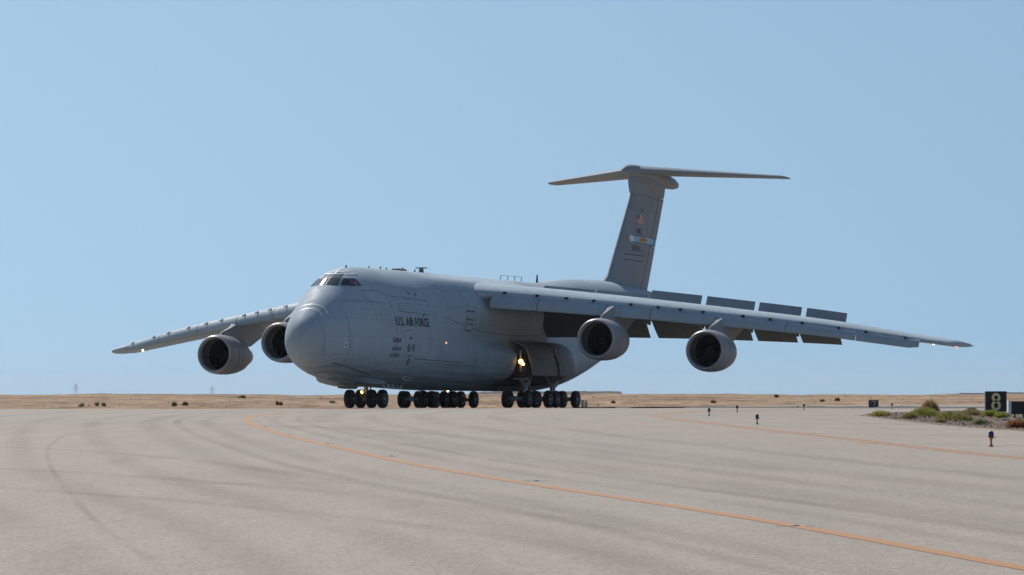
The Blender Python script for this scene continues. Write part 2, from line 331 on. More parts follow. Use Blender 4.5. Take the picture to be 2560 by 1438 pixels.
for a, b in (((6.9, 145.6), (15.4, 143.6)), ((6.6, 132.4), (14.6, 127.0)), ((6.6, 119.8), (15, 110.4)), ((6.9, 106.2), (13.8, 97.6)), ((7.0, 94.0), (14.0, 83.8)), ((7.75, 76.9), (12.8, 72.2)), ((7.6, 158), (17, 156)), ((9, 170), (22, 168))):
    mid = ((a[0] + b[0]) / 2 + .1, (a[1] + b[1]) / 2 + .15)
    me = ribbon([a, mid, b], .22 if a[1] < 130 else .34, .0026, .5, .5); at = me.attributes.new('fade', 'FLOAT', 'POINT'); at.data.foreach_set('value', [1.0] * len(me.vertices)); obj('pavement_joint', me, SM, taxiway)
T1 = stain_mat('rubber_mark', (0.19, 0.165, 0.15), .19, .7, (1, .05, 1))
T2 = stain_mat('rubber_mark_faint', (0.22, 0.19, 0.17), .15, .6, (1, .06, 1))
def off(path, d, d2=None):
    p = catmull(path, 12); out = []; n = len(p)
    for i, q in enumerate(p):
        t = p[min(i + 1, n - 1)] - p[max(i - 1, 0)]; t = t / np.linalg.norm(t); k = i / (n - 1); out.append(tuple(q + np.array((t[1], -t[0])) * (d + ((d2 if d2 is not None else d) - d) * k)))
    return out
h = .0006
for d, d2, w, m_ in ((1.55, 2.2, .45, T1), (2.0, 3.4, 1.6, T2), (.75, 1.2, .5, T2), (3.2, 5.6, .8, T2), (4.6, 8.2, 1.2, T2), (-1.3, -1.6, .7, T2), (-1.75, -3.0, .4, T1), (-2.6, -4.0, 1.0, T2), (-3.9, -6.4, .8, T2), (-5.2, -9, .7, T2), (-6.5, -12.5, 1.0, T2), (5.6, 12, .9, T2)):
    h += .0001; stain('tyre_mark', off(CL, d, d2), w, h, m_)
h += .0001; stain('tyre_mark', [(-2.3, 22), (-2.59, 25.24), (-3.85, 32.28), (-5.34, 41.55), (-7.09, 52.97), (-9.06, 66.72), (-10.47, 77.95), (-12.04, 93.68), (-12.2, 110), (-11, 130), (-8, 150)], .13, h, T1)
for pth, w in (([(-12, 40), (-8, 44), (-4, 46.5), (1, 47), (6, 44)], .5), ([(-14, 52), (-9, 48), (-4, 40), (0, 30), (2, 20)], .5), ([(-16, 62), (-9, 56), (-4, 47), (0, 36), (3, 24)], .7), ([(-18, 80), (-11, 74), (-6, 62), (-2, 46), (2, 30)], .6), ([(-30, 118), (-20, 120), (-10, 116), (-4, 100), (0, 80), (3, 60), (6, 45)], 1.2)):
    h += .0001; stain('tyre_mark', pth, w, h, T2)

# ------------------------------------------------------------------ the aircraft
# local frame of the aircraft: X aft, Y starboard, Z up; P(s, y port, z) builds a point in it
A_D, A_YAW, A_H, A_PIT, A_LAT = 229.2, R(21.48), -0.03, R(2.020), -9.32
delta = A_PIT - PITCH
def P(s, y, z): return Vector((s, -y, z))
ac = empty('cargo_aircraft')
tag(ac, 'grey four-engine military cargo jet with high wings and T-tail taxiing on the pavement', 'aircraft')
Mw = Matrix.Translation((0, 0, EYE)) @ Matrix.Rotation(-delta, 4, 'X') @ Matrix.Translation((A_LAT, A_D, -A_H)) @ Matrix.Rotation(R(90) - A_YAW, 4, 'Z')
ac.matrix_world = Mw
S0 = 10.5                         # station of the empty
def Q(s, y, z): return Vector((s - S0, -y, z))
P = Q

def pchip(xs, ys):
    xs = np.array(xs, float); ys = np.array(ys, float); h = np.diff(xs); dl = np.diff(ys) / h; d = np.zeros(len(xs))
    for i in range(1, len(xs) - 1):
        if dl[i - 1] * dl[i] > 0: w1 = 2 * h[i] + h[i - 1]; w2 = h[i] + 2 * h[i - 1]; d[i] = (w1 + w2) / (w1 / dl[i - 1] + w2 / dl[i])
    d[0] = dl[0]; d[-1] = dl[-1]
    def fn(x):
        x = min(max(x, xs[0]), xs[-1]); i = min(max(int(np.searchsorted(xs, x)) - 1, 0), len(h) - 1); t = (x - xs[i]) / h[i]
        return ys[i] * (1 + 2 * t) * (1 - t) ** 2 + h[i] * d[i] * t * (1 - t) ** 2 + ys[i + 1] * t * t * (3 - 2 * t) + h[i] * d[i + 1] * t * t * (t - 1)
    return fn
NOSE = -1.2
def tab(rows): return pchip([math.sqrt(r[0]) for r in rows], [r[1] for r in rows])
# tables over distance aft of the nose tip
_zt = tab([(0, 4.42), (.1, 4.90), (.3, 5.27), (.6, 5.64), (1, 6.0), (1.5, 6.38), (2, 6.73), (3, 7.38), (4, 7.96), (4.4, 8.22), (5, 8.58), (6, 9.0), (7, 9.22), (8.5, 9.33), (14, 9.36), (41, 9.38), (45, 9.66), (49, 9.93), (55, 10.05), (61, 9.9), (67, 9.6), (71.4, 9.1)])
_zb = tab([(0, 4.40), (.1, 3.94), (.3, 3.60), (.6, 3.26), (1, 2.96), (2, 2.50), (3, 2.22), (4, 2.02), (6, 1.76), (8, 1.60), (10, 1.5), (14, 1.34), (20, 1.22), (38, 1.2), (42, 1.5), (46, 2.15), (52, 3.5), (58, 5.0), (64, 6.4), (71.4, 8.1)])
_w = pchip([math.sqrt(x) for x in (0, .02, .1, .3, .6, 1, 1.6, 2.4, 3.4, 4.6, 6, 8, 10, 12.4, 40, 46, 52, 58, 64, 71.4)],
           [3.55 * math.sqrt(max(0, 1 - (1 - x / 12.4) ** 2)) for x in (0, .02, .1, .3, .6, 1, 1.6, 2.4, 3.4, 4.6, 6, 8, 10, 12.4)] + [3.55, 3.42, 3.1, 2.5, 1.75, .55])
_zm = tab([(0, 4.41), (4, 4.35), (10, 4.2), (40, 4.2), (50, 5.6), (60, 7.2), (71.4, 8.6)])
_nl = tab([(0, 2.0), (4, 2.15), (12, 2.6), (40, 2.6), (55, 2.2), (71.4, 2.0)])
def sec(s):
    t = math.sqrt(max(0, s - NOSE)); return _zt(t), _zb(t), _w(t), _zm(t), 2.0, _nl(t)
def sm(x, a, b):
    t = min(1, max(0, (x - a) / (b - a))); return t * t * (3 - 2 * t)
def bump(s, z):
    b1 = 1.25 * sm(s, 13.0, 21.0) * (1 - sm(s, 31.0, 34.2)); out = 0
    if b1: out += b1 * sm(z, 4.5, 7.0) * (1 - sm(z, 8.7, 9.36))
    b2 = 1.15 * sm(s, 18.5, 24.6) if s < 25.0 else (1.15 * (1 - sm(s, 36.0, 41.5)) if s > 36 else 0)
    if b2: out += b2 * sm(z, 1.25, 2.3) * (1 - sm(z, 3.7, 4.75))
    return out
def y_at(s, z):
    zt, zb, w, zm, nu, nl = sec(s)
    if z >= zm: q = (z - zm) / max(1e-6, zt - zm); e = nu
    else: q = (zm - z) / max(1e-6, zm - zb); e = nl
    return 0.0 if q >= 1 else w * (1 - q ** e) ** (1 / e) + bump(s, z)
def s_of(y, z):
    lo, hi = NOSE, 11.0
    for _ in range(40):
        m = (lo + hi) / 2
        if y_at(m, z) > abs(y) : hi = m
        else: lo = m
    return hi
def nrm(s, z, side):
    e = .02; p = lambda a, b: np.array((a, side * y_at(a, b), b))
    n = np.cross(p(s + e, z) - p(s - e, z), p(s, z + e) - p(s, z - e)); n = n / (np.linalg.norm(n) + 1e-9)
    return n if n[1] * side > 0 else -n
def on_side(s, z, side, o):
    n = nrm(s, z, side); q = np.array((s, side * y_at(s, z), z)) + n * o; return P(*q)
NR = 144; rings = []
st = [NOSE + .004] + list(NOSE + np.linspace(.12, 3.2, 40) ** 2) + list(np.linspace(9.4, 16, 9)) + list(np.linspace(16.4, 24.9, 30)) + [24.99, 25.01, 25.5] + list(np.linspace(26, 35.9, 34)) + [35.99, 36.01] + list(np.linspace(36.5, 41.5, 14)) + list(np.linspace(42.2, 70.1, 42))
for s in st:
    zt, zb, w, zm, nu, nl = sec(s); r = []
    for k in range(NR):
        t = k * 2 * math.pi / NR; c, sn = math.cos(t), math.sin(t); e = nu if c >= 0 else nl
        z_ = zm + (zt - zm if c >= 0 else zm - zb) * math.copysign(abs(c) ** (2 / e), c); yb = w * abs(sn) ** (2 / e); r.append(P(s, math.copysign(yb + bump(s, z_) * min(1, yb / .6), sn), z_))
    rings.append(r)
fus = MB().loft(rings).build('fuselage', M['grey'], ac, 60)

def decal(name, pts2, faces, fn, m, parent): return obj(name, mesh([fn(a, b) for a, b in pts2], faces, False), m, parent)
def strip_pts(path, w, fn, name, m, parent, step=.25):
    p = catmull(path, step); v = []; f = []; n = len(p)
    for i, q in enumerate(p):
        t = p[min(i + 1, n - 1)] - p[max(i - 1, 0)]; t = t / (np.linalg.norm(t) + 1e-9); nn = np.array((t[1], -t[0]))
        for sg in (-1, 1): e = q + nn * sg * w / 2; v.append(fn(e[0], e[1]))
    for i in range(n - 1): f.append((2 * i, 2 * i + 1, 2 * i + 3, 2 * i + 2))
    return obj(name, mesh(v, f, False), m, parent)
def grid_quad(c, fn, n=6):
    """c = four corners in surface coordinates: bottom left, bottom right, top right, top left"""
    v = []; f = []; c = [np.array(q, float) for q in c]
    for j in range(n + 1):
        for i in range(n + 1):
            a, b = i / n, j / n; q = c[0] * (1 - a) * (1 - b) + c[1] * a * (1 - b) + c[2] * a * b + c[3] * (1 - a) * b; v.append(fn(q[0], q[1]))
    for j in range(n):
        for i in range(n): k = j * (n + 1) + i; f.append((k, k + 1, k + n + 2, k + n + 1))
    return mesh(v, f, False, 60)
def front(o):                       # windscreen coordinates are (y, z)
    def fn(y, z):
        s = s_of(y, z); e = .01; pt = lambda a, b: np.array((s_of(a, b), a, b)); n = np.cross(pt(y + e, z) - pt(y - e, z), pt(y, z + e) - pt(y, z - e)); n = n / np.linalg.norm(n)
        if n[0] > 0: n = -n
        return P(*(np.array((s, y, z)) + n * o))
    return fn
for sd in (1, -1):
    for c, m_ in (([(.05, 7.99), (.80, 7.97), (.70, 8.43), (.05, 8.47)], 'glassb2'), ([(.92, 7.95), (1.56, 7.95), (1.34, 8.43), (.80, 8.43)], 'glass'), ([(.05, 8.52), (.68, 8.48), (.58, 8.80), (.05, 8.84)], 'glassp')):
        mm = M.get(m_) or M.setdefault('glassb2', mat('cockpit_glass_olive', (0.045, 0.055, 0.045), 0.08, spec=0.6, var=0.4, scale=1.2))
        cc = [(sd * a, b) for a, b in c]; cen = np.mean(cc, axis=0)
        fr = obj('windscreen_frame', grid_quad([tuple(cen + (np.array(q) - cen) * 1.10) for q in cc], front(.008)), M['slat'], ac)
        obj('windscreen_pane', grid_quad(cc, front(.02)), mm, fr)
    for c in ([(3.80, 7.97), (4.12, 7.97), (4.22, 8.42), (4.08, 8.42)], [(4.24, 7.97), (4.50, 7.97), (4.60, 8.42), (4.36, 8.42)]):
        cen = np.mean(c, axis=0)
        fr = obj('side_window_frame', grid_quad([tuple(cen + (np.array(q) - cen) * 1.16) for q in c], lambda a, b: on_side(a, b, sd, .008)), M['seam'], ac)
        obj('side_window_pane', grid_quad(c, lambda a, b: on_side(a, b, sd, .02)), M['glassb'], fr)
# radome, seams and joints
rd = MB(); rr = []
for s in [NOSE + x for x in np.linspace(.04, .98, 14) ** 2]:
    zt, zb, w, zm, nu, nl = sec(s); r = []
    for k in range(64):
        t = k * 2 * math.pi / 64; c, sn = math.cos(t), math.sin(t); e = nu if c >= 0 else nl
        r.append(P(s - .012, (w + .012) * math.copysign(abs(sn) ** (2 / e), sn), zm + (zt - zm + .012 if c >= 0 else zm - zb + .012) * math.copysign(abs(c) ** (2 / e), c)))
    rr.append(r)
rd.loft(rr).build('radome', M['radome'], ac, 60)
sideP = lambda o: (lambda a, b: on_side(a, b, 1, o))
def seam(path, w=.035, m='seam', name='seam', o=.007): return strip_pts(path, w, sideP(o), name, M[m], ac)
def ring_seam(s, z0, z1, ds=0, w=.03): seam([(s + ds * k / 8, z1 + (z0 - z1) * k / 8) for k in range(9)], w)
ring_seam(-.20, 3.2, 5.8, w=.018); ring_seam(1.7, 2.6, 7.2, .1, .02)
seam([(4.2, 8.0 - .35), (6.4, 7.55), (6.9, 6.4), (7.0, 4.6), (6.6, 3.0), (5.2, 2.15)], .03)                 # visor hinge edge
seam([(2.2, 7.0), (4.2, 6.95), (6.3, 6.85)], .02); seam([(3.2, 6.45), (4.6, 6.4)], .015)
seam([(7.4, 7.35), (12.9, 7.2)], .03); seam([(7.9, 6.35), (12.6, 6.25)], .035); seam([(7.4, 7.5), (7.8, 7.1)], .07); seam([(12.6, 7.35), (12.9, 6.75)], .06); seam([(9.1, 7.25), (9.9, 6.45)], .02); seam([(7.6, 6.35), (7.95, 6.75), (8.2, 6.4)], .04)
seam([(8.0, 5.05), (8.0, 3.0)], .025); seam([(8.0, 5.05), (9.3, 5.02), (9.3, 3.0)], .025); seam([(12.2, 4.9), (12.2, 3.9)], .02)
seam([(15.0, 6.1), (18.5, 5.5), (23, 5.2), (28, 5.15), (33, 5.3)], .035); seam([(9.5, 3.25), (18, 3.1)], .05); seam([(11, 3.0), (20, 2.9)], .03); seam([(5.2, 2.2), (3, 2.55), (1.0, 2.9)], .05)
for k in range(5): seam([(13.5 + 2.1 * k, 8.6 - .2 * k), (13.5 + 2.1 * k, 2.4)], .015)
# vents and small fittings on the side
for (s, z, a, b) in ((17.6, 6.35, .95, .55), (17.8, 5.55, .9, .45)):
    fr = obj('air_vent', grid_quad([(s, z - b / 2), (s + a, z - b / 2), (s + a, z + b / 2), (s, z + b / 2)], sideP(.03), 3), M['slat'], ac)
    for t in (-.5, .5): strip_pts([(s, z + t * b), (s + a, z + t * b - .03)], .07, sideP(.05), 'slot', M['letter'], fr)
def disc(s, z, r, m, name, o=.012, parent=None):
    v = [(s, z)] + [(s + r * math.cos(k * math.pi / 8), z + r * math.sin(k * math.pi / 8)) for k in range(16)]
    return decal(name, v, [(0, k + 1, (k + 1) % 16 + 1) for k in range(16)], sideP(o), M[m], parent or ac)
pt = disc(1.35, 4.05, .19, 'white', 'static_port', .012); disc(1.35, 4.05, .11, 'seam', 'port_ring', .02, pt); disc(1.35, 4.05, .045, 'white', 'port_hole', .026, pt)
disc(1.3, 4.42, .07, 'white', 'static_port'); disc(8.85, 4.62, .10, 'dark', 'port_window', .015)
for s, z in ((10.2, 7.72), (11.3, 7.65)): strip_pts([(s, z), (s + .16, z - .14)], .13, sideP(.05), 'pitot_probe', M['dark'], ac)
for s, z in ((10.9, 8.0), (11.6, 7.9)): disc(s, z, .09, 'nacelle', 'access_panel')
# lettering
def text_geo(txt, bold=.018):
    cu = bpy.data.curves.new('t', 'FONT'); cu.body = txt; cu.resolution_u = 2; cu.offset = bold; ob = bpy.data.objects.new('t', cu); C.objects.link(ob)
    dg = bpy.context.evaluated_depsgraph_get(); me = bpy.data.meshes.new_from_object(ob.evaluated_get(dg))
    v = np.array([q.co[:2] for q in me.vertices]); f = [tuple(p.vertices) for p in me.polygons]
    bpy.data.objects.remove(ob); bpy.data.curves.remove(cu); bpy.data.meshes.remove(me)
    v -= v.min(0); v /= v.max(0); return v, f
def lettering(txt, fn, a0, a1, b0, b1, m, parent, name='lettering', shear=0, bold=.004):
    """unit text mapped to a0..a1 along, b0..b1 up, through surface function fn"""
    v, f = text_geo(txt, bold)
    return obj(name, mesh([fn(a0 + (a1 - a0) * q[0] + shear * q[1], b0 + (b1 - b0) * q[1]) for q in v], f, False), m, parent)
lettering('U.S. AIR FORCE', sideP(.03), 7.0, 12.05, 5.40, 6.0, M['letter'], ac, bold=.016)
strip_pts([(11.3, 6.1), (11.7, 6.32)], .10, sideP(.02), 'mark', M['letter'], ac)
lettering('5004', sideP(.035), 6.35, 7.4, 4.28, 4.60, M['letter'], ac)
lettering('436TH AW', sideP(.035), 6.25, 7.45, 3.74, 4.02, M['letter'], ac)
lettering('512TH AW', sideP(.035), 6.1, 7.3, 3.32, 3.60, M['letter'], ac)
for s, z, r, m_ in ((8.55, 3.95, .26, 'lettersoft'), (9.25, 3.98, .24, 'lettersoft'), (8.75, 3.05, .23, 'letter')):
    e_ = disc(s, z, r, m_, 'emblem', .014); disc(s + .02, z, r * .62, 'grey', 'emblem_centre', .02, e_); strip_pts([(s - r * .5, z - r * .2), (s + r * .45, z + r * .3)], r * .35, sideP(.026), 'emblem_figure', M[m_], e_)
lettering('436', sideP(.02), 8.4, 8.95, 3.38, 3.52, M['letter'], ac)
# white guide lines on the nose and over the windscreen
fr3 = front(.015)
for dz, r in ((0, 1.12), (.17, 1.30)):
    strip_pts([(-r * math.cos(t) * .95 + .0, 5.62 + dz + r * .68 * math.sin(t)) for t in np.linspace(.28, math.pi - .28, 11)], .055, fr3, 'guide_line', M['white'], ac, .08)
def topf(o):                        # roof coordinates are (s, y)
    def fn(s, y):
        zt, zb, w, zm, nu, nl = sec(s); q = min(.999, abs(y) / w); return P(s - o * .5, y, zm + (zt - zm) * (1 - q ** nu) ** (1 / nu) + o)
    return fn
for path in ([(4.15, .0), (4.25, .45), (4.7, .95), (5.3, 1.15)], [(4.5, 0), (4.6, .35), (5.1, .75)], [(4.1, .1), (5.6, .1)], [(4.15, .0), (4.25, -.45), (4.7, -.95), (5.3, -1.15)]):
    strip_pts(path, .08, topf(.03), 'guide_line', M['white'], ac, .1)
# crescent marking low on the flank
strip_pts([(9.4, 2.08), (9.9, 1.93), (10.6, 1.86), (11.5, 1.86)], .07, sideP(.02), 'white_marking', M['white'], ac)
strip_pts([(9.4, 2.08), (10.2, 2.06), (10.9, 1.98)], .05, sideP(.02), 'white_marking', M['white'], ac)

# ---- wings
LEs = lambda y: 18.0 + .53 * y
CH = lambda y: 13.85 - .2705 * y
CREST = pchip([0, 5, 12, 18.75, 24.7, 29, 31.3, 33.9], [8.95, 8.48, 7.74, 6.92, 6.13, 5.40, 5.0, 4.55])
def foil(x, t, up):                 # modified four-digit section
    yt = 5 * t * (.2969 * math.sqrt(x) - .126 * x - .3516 * x * x + .2843 * x ** 3 - .1015 * x ** 4); cam_ = .018 * (1 - (2 * x - 1) ** 2)
    return cam_ + (yt if up else -yt)
def wing_pt(y, x, up, sd, cut=None):
    c = CH(y); t = .125 - .03 * y / 34; inc = R(2.6 - 3.2 * y / 34)
    if y > 33.0: k = (y - 33.0) / .73; k = min(k, .999); sh = math.sqrt(1 - k * k); c2 = c * (.35 + .65 * sh); s0 = LEs(y) + (c - c2) * .92
    else: c2 = c; s0 = LEs(y)
    tz = foil(x, t, up) * (c2 if y > 33 else c); crest_off = foil(.18, t, True) * c * .92
    z = CREST(y) - crest_off + tz - math.sin(inc) * (x - .15) * c2
    return P(s0 + x * c2, sd * y, z)
XS = [0, .004, .012, .025, .05, .09, .14, .2, .28, .38, .5, .62, .74, .86, 1.0]
def wing(sd, spoil, flapdown):
    yy = list(np.linspace(2.0, 33.0, 40)) + [33.2, 33.38, 33.52, 33.62, 33.68, 33.715, 33.727]; rings = []
    for y in yy: rings.append([wing_pt(y, x, True, sd) for x in XS[::-1]] + [wing_pt(y, x, False, sd) for x in XS[1:-1]] + [wing_pt(y, 1.0, False, sd) - Vector((0, 0, .03))])
    w = MB().loft(rings).build('wing', M['grey'], ac, 50)
    # leading edge slats, hanging forward and below the fixed nose
    prof = [(.12, -.46), (.42, -.58), (.72, -.80), (.92, -1.08), (.985, -1.32), (.95, -1.52), (.84, -1.56), (.84, -1.36), (.74, -1.08), (.52, -.82), (.3, -.66), (.10, -.54)]
    if not flapdown: prof = [(-.55, .0), (-.1, -.10), (.28, -.26), (.56, -.50), (.70, -.80), (.66, -1.04), (.52, -1.16), (.50, -1.0), (.52, -.78), (.36, -.50), (.1, -.28), (-.5, -.06)]
    cuts = [4.75, 7.65, 11.85, 14.6, 18.6, 23.0, 27.4, 31.4]
    for a, b in zip(cuts[:-1], cuts[1:]):
        rings = []
        for y in np.linspace(a + .03, b - .03, 7):
            k = 1.0 - .42 * (y - 4.75) / 26.6; crest = wing_pt(y, .10, True, sd).z + .02 ; sh = 1.0 if not (b > 31 and y > 31.2) else .85
            rings.append([P(LEs(y) + .05 * CH(y) - .2 - f_ * k, sd * y - sd * .45 * f_ * k * .3, crest + z_ * k * sh) for f_, z_ in prof])
        MB().loft(rings).build('slat', M['slat'], w, 40)
    for y in ((5.4, 7.4, 9.2, 10.9, 13.2, 14.9, 16.3, 17.7, 20.2, 21.9, 23.9, 26.2, 27.9, 30.4)):
        p = wing_pt(y, .012, True, sd); k = 1 - .42 * (y - 4.75) / 26.6
        if flapdown: MB().box((p.x - .10 * k, p.y, wing_pt(y, .10, True, sd).z - .42 * k), (.45, .13, .17)).build('slat_track', M['dark'], w)
        else: MB().box((p.x - .12, p.y + .1, wing_pt(y, .10, True, sd).z - .195 * k), (.5, .10, .07), Matrix.Rotation(R(-16), 3, 'Y')).build('slat_track', M['seam'], w)
    # spoilers
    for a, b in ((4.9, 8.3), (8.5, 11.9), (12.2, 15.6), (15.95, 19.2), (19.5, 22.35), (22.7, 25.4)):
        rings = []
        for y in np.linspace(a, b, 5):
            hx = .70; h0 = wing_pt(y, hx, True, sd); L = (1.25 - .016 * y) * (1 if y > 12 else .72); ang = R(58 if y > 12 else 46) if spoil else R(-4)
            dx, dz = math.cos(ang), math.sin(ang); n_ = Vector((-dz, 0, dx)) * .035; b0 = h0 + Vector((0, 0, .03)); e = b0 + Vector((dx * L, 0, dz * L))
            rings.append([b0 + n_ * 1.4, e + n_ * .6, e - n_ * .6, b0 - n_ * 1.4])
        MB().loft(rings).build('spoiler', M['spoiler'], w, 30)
    # flaps
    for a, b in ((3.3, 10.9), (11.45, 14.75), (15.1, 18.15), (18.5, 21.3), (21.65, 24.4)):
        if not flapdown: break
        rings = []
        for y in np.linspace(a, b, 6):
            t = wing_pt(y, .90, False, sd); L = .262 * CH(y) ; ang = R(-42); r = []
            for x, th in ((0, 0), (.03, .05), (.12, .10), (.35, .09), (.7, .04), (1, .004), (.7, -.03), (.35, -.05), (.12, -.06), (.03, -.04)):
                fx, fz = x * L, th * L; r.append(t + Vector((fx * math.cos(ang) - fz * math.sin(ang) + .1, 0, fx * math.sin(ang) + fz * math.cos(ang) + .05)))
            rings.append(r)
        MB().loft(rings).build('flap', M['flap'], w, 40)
    if flapdown:
        for y in (7.5, 11.15, 14.9, 18.3, 21.5):
            p = wing_pt(y, .72, False, sd); e = wing_pt(y, .98, False, sd)
            MB().loft([[p + Vector((0, -.06, .1)), p + Vector((0, .06, .1)), p + Vector((0, .06, 0)), p + Vector((0, -.06, 0))], [e + Vector((.4, -.09, -.3)), e + Vector((.4, .09, -.3)), e + Vector((.3, .09, -.95)), e + Vector((.3, -.09, -.95))]]).build('flap_track', M['flap'], w)
    # dark tip-fence joint and lamps
    q = wing_pt(33.0, .10, False, sd)
    bmv = MB(); bmv.lathe([(-.09, .02), (-.06, .07), (0, .09), (.07, .07), (.1, .01)], Matrix.Translation(wing_pt(31.5, .55, False, sd) + Vector((0, 0, -.08))), 12)
    bmv.build('strobe_lamp', M['lamps'], w, 60)
    if sd > 0: MB().lathe([(-.07, .01), (-.04, .06), (.04, .06), (.07, .01)], Matrix.Translation(wing_pt(33.4, .10, False, sd) + Vector((0, 0, -.02))), 10).build('position_lamp', M['lampr'], w, 60)
    return w
WP = wing(1, True, True); WS = wing(-1, False, False)

# ---- engines
def engine(s0, y, z, sd):
    T = Matrix.Translation(P(s0, sd * y, z)) @ Matrix.Rotation(R(1.5), 4, 'Y')
    e = MB().lathe([(.14, 1.365), (.35, 1.42), (.8, 1.455), (1.4, 1.455), (2.2, 1.42), (3.0, 1.33), (3.75, 1.17), (3.75, 1.11), (2.8, 1.18), (1.3, 1.16), (1.28, 1.30), (.14, 1.30)], T, 56, True).build('engine', M['nacelle'], ac, 40)
    MB().lathe([(.16, 1.37), (.06, 1.34), (0, 1.285), (.03, 1.22), (.14, 1.17), (.34, 1.145), (.34, 1.2), (.16, 1.25)], T, 56, True).build('inlet_lip', M['lip'], e, 60)
    MB().lathe([(.345, 1.146), (.7, 1.15), (1.6, 1.17), (1.6, 1.2), (.345, 1.2)], T, 48, True).build('inlet_duct', M['duct'], e, 60)
    fm = MB(); fm.lathe([(1.60, .0), (1.60, 1.18)], T, 40)
    for k in range(34):
        a = k * 2 * math.pi / 34; v = []
        for r, tw in ((.38, .25), (.75, .5), (1.15, .8)):
            for d in (-1, 1):
                da = d * .07 * (1.0 if r > .5 else 1.4); v.append(T @ Vector((1.42 + d * .10 * (1 - tw * .6) + .06, r * math.cos(a + da), r * math.sin(a + da))))
        fm.add(v, [(0, 1, 3, 2), (2, 3, 5, 4)])
    fm.build('fan', M['fan'], e, 30, fix=False)
    MB().lathe([(1.0, .01), (1.03, .05), (1.12, .13), (1.25, .22), (1.4, .29), (1.55, .33)], T, 24).build('spinner', M['spinner'], e, 60)
    MB().lathe([(3.2, .95), (3.8, .92), (4.6, .78), (5.3, .62), (5.3, .56), (3.2, .6)], T, 32, True).build('core_cowl', M['exhaust'], e, 40)
    MB().lathe([(4.9, .42), (5.4, .34), (6.0, .06)], T, 20).build('exhaust_plug', M['exhaust'], e, 60)
    for k, x in ((0, 1.32), (1, 2.35)):    # cowl joints
        rO = 1.4555 if k == 0 else 1.396
        MB().lathe([(x, rO - .005), (x, rO + .006), (x + .035, rO + .005), (x + .035, rO - .006)], T, 56, True).build('cowl_joint', M['seam'], e)
    # pylon
    yy = sd * y; le = LEs(y); zc = CREST(y); tp = MB()
    lower = [(s0 + .95, z + 1.35, .02), (s0 + 1.6, z + 1.25, .2), (s0 + 3.0, z + .9, .32), (s0 + 4.4, z + .65, .33), (s0 + 5.6, z + .62, .26), (le + 5.2, zc - 1.35, .03)]
    upper = [(s0 + 1.25, z + 1.62, .02), (le - .95, zc - 1.0, .12), (le - .2, zc - .7, .25), (le + 1.2, zc - .75, .32), (le + 3.2, zc - .8, .28), (le + 5.3, zc - .9, .03)]
    rings = []
    for (a, b, w1), (c, d, w2) in zip(lower, upper): rings.append([P(a, yy - w1, b), P(a, yy + w1, b), P(c, yy + w2, d), P(c, yy - w2, d)])
    tp.loft(rings).build('pylon', M['nacelle'], e, 50)
    return e
for sd in (1, -1):
    engine(20.97, 12.02, 4.71 + (.02 if sd > 0 else 0), sd); engine(24.32, 18.75, 3.94, sd)

# ---- fin, rudder, tailplane and bullet fairing
fLE = lambda z: float(np.interp(z, [8.5, 9.7, 10.2, 10.7, 17.38, 17.55, 19.4], [51.5, 54.6, 56.1, 56.95, 62.40, 62.05, 61.7])); fTE = lambda z: float(np.interp(z, [8.5, 9.76, 17.65, 19.4], [65.6, 66.29, 70.61, 71.2]))
def fin_w(z): return 1.0 - .045 * (z - 9) + .35 * sm(z, 17.38, 18.8)
def fin_ring(z, x0, x1, n=14, inset=0):
    a, b = fLE(z), fTE(z); c = b - a; up = []; lo = []
    for k in range(n + 1):
        x = x0 + (x1 - x0) * (k / n) ** (1.6 if x0 == 0 else 1); h = fin_w(z) * .5 * (2.1 * math.sqrt(max(x, 0)) * (1 - x) ** .75 + .0) + .03
        if x0 == 0 and k == 0: h = .0
        up.append(P(a + x * c, h, z)); lo.append(P(a + x * c, -h, z))
    return up + lo[::-1][: (-1 if x0 == 0 else None)]
zz = list(np.linspace(8.6, 10.4, 7)) + list(np.linspace(10.7, 17.37, 16)) + [17.375, 17.41] + list(np.linspace(17.5, 19.3, 8))
fin = MB().loft([fin_ring(z, 0, .775 if z < 17.4 else .999) for z in zz]).build('fin', M['tail'], ac, 45)
for za, zb_ in ((9.3, 13.25), (13.3, 17.35)):
    MB().loft([fin_ring(z, .785, 1.0, 6) for z in np.linspace(za, zb_, 9)]).build('rudder', M['tail'], fin, 45)
def fin_side(o):
    def fn(s, z):
        a, b = fLE(z), fTE(z); x = min(max((s - a) / (b - a), .002), .999); h = fin_w(z) * .5 * 2.1 * math.sqrt(x) * (1 - x) ** .75 + .03; return P(s, h + o, z)
    return fn
FS = fin_side(.015); FS2 = fin_side(.03)
def fstrip(path, w, m, name, fn=FS): return strip_pts(path, w, fn, name, M[m], fin)
lettering('AMC', FS, 62.55, 64.0, 14.1, 14.62, M['letter'], fin)
lettering('50004', FS, 61.3, 63.5, 12.68, 13.18, M['letter'], fin)
fstrip([(59.75, 12.38), (64.5, 12.36)], .07, 'letter', 'tail_line'); fstrip([(59.5, 11.93), (64.3, 11.88)], .07, 'letter', 'tail_line')
def fquad(c, m, name, fn=FS): return obj(name, grid_quad(c, fn, 4), M[m], fin)
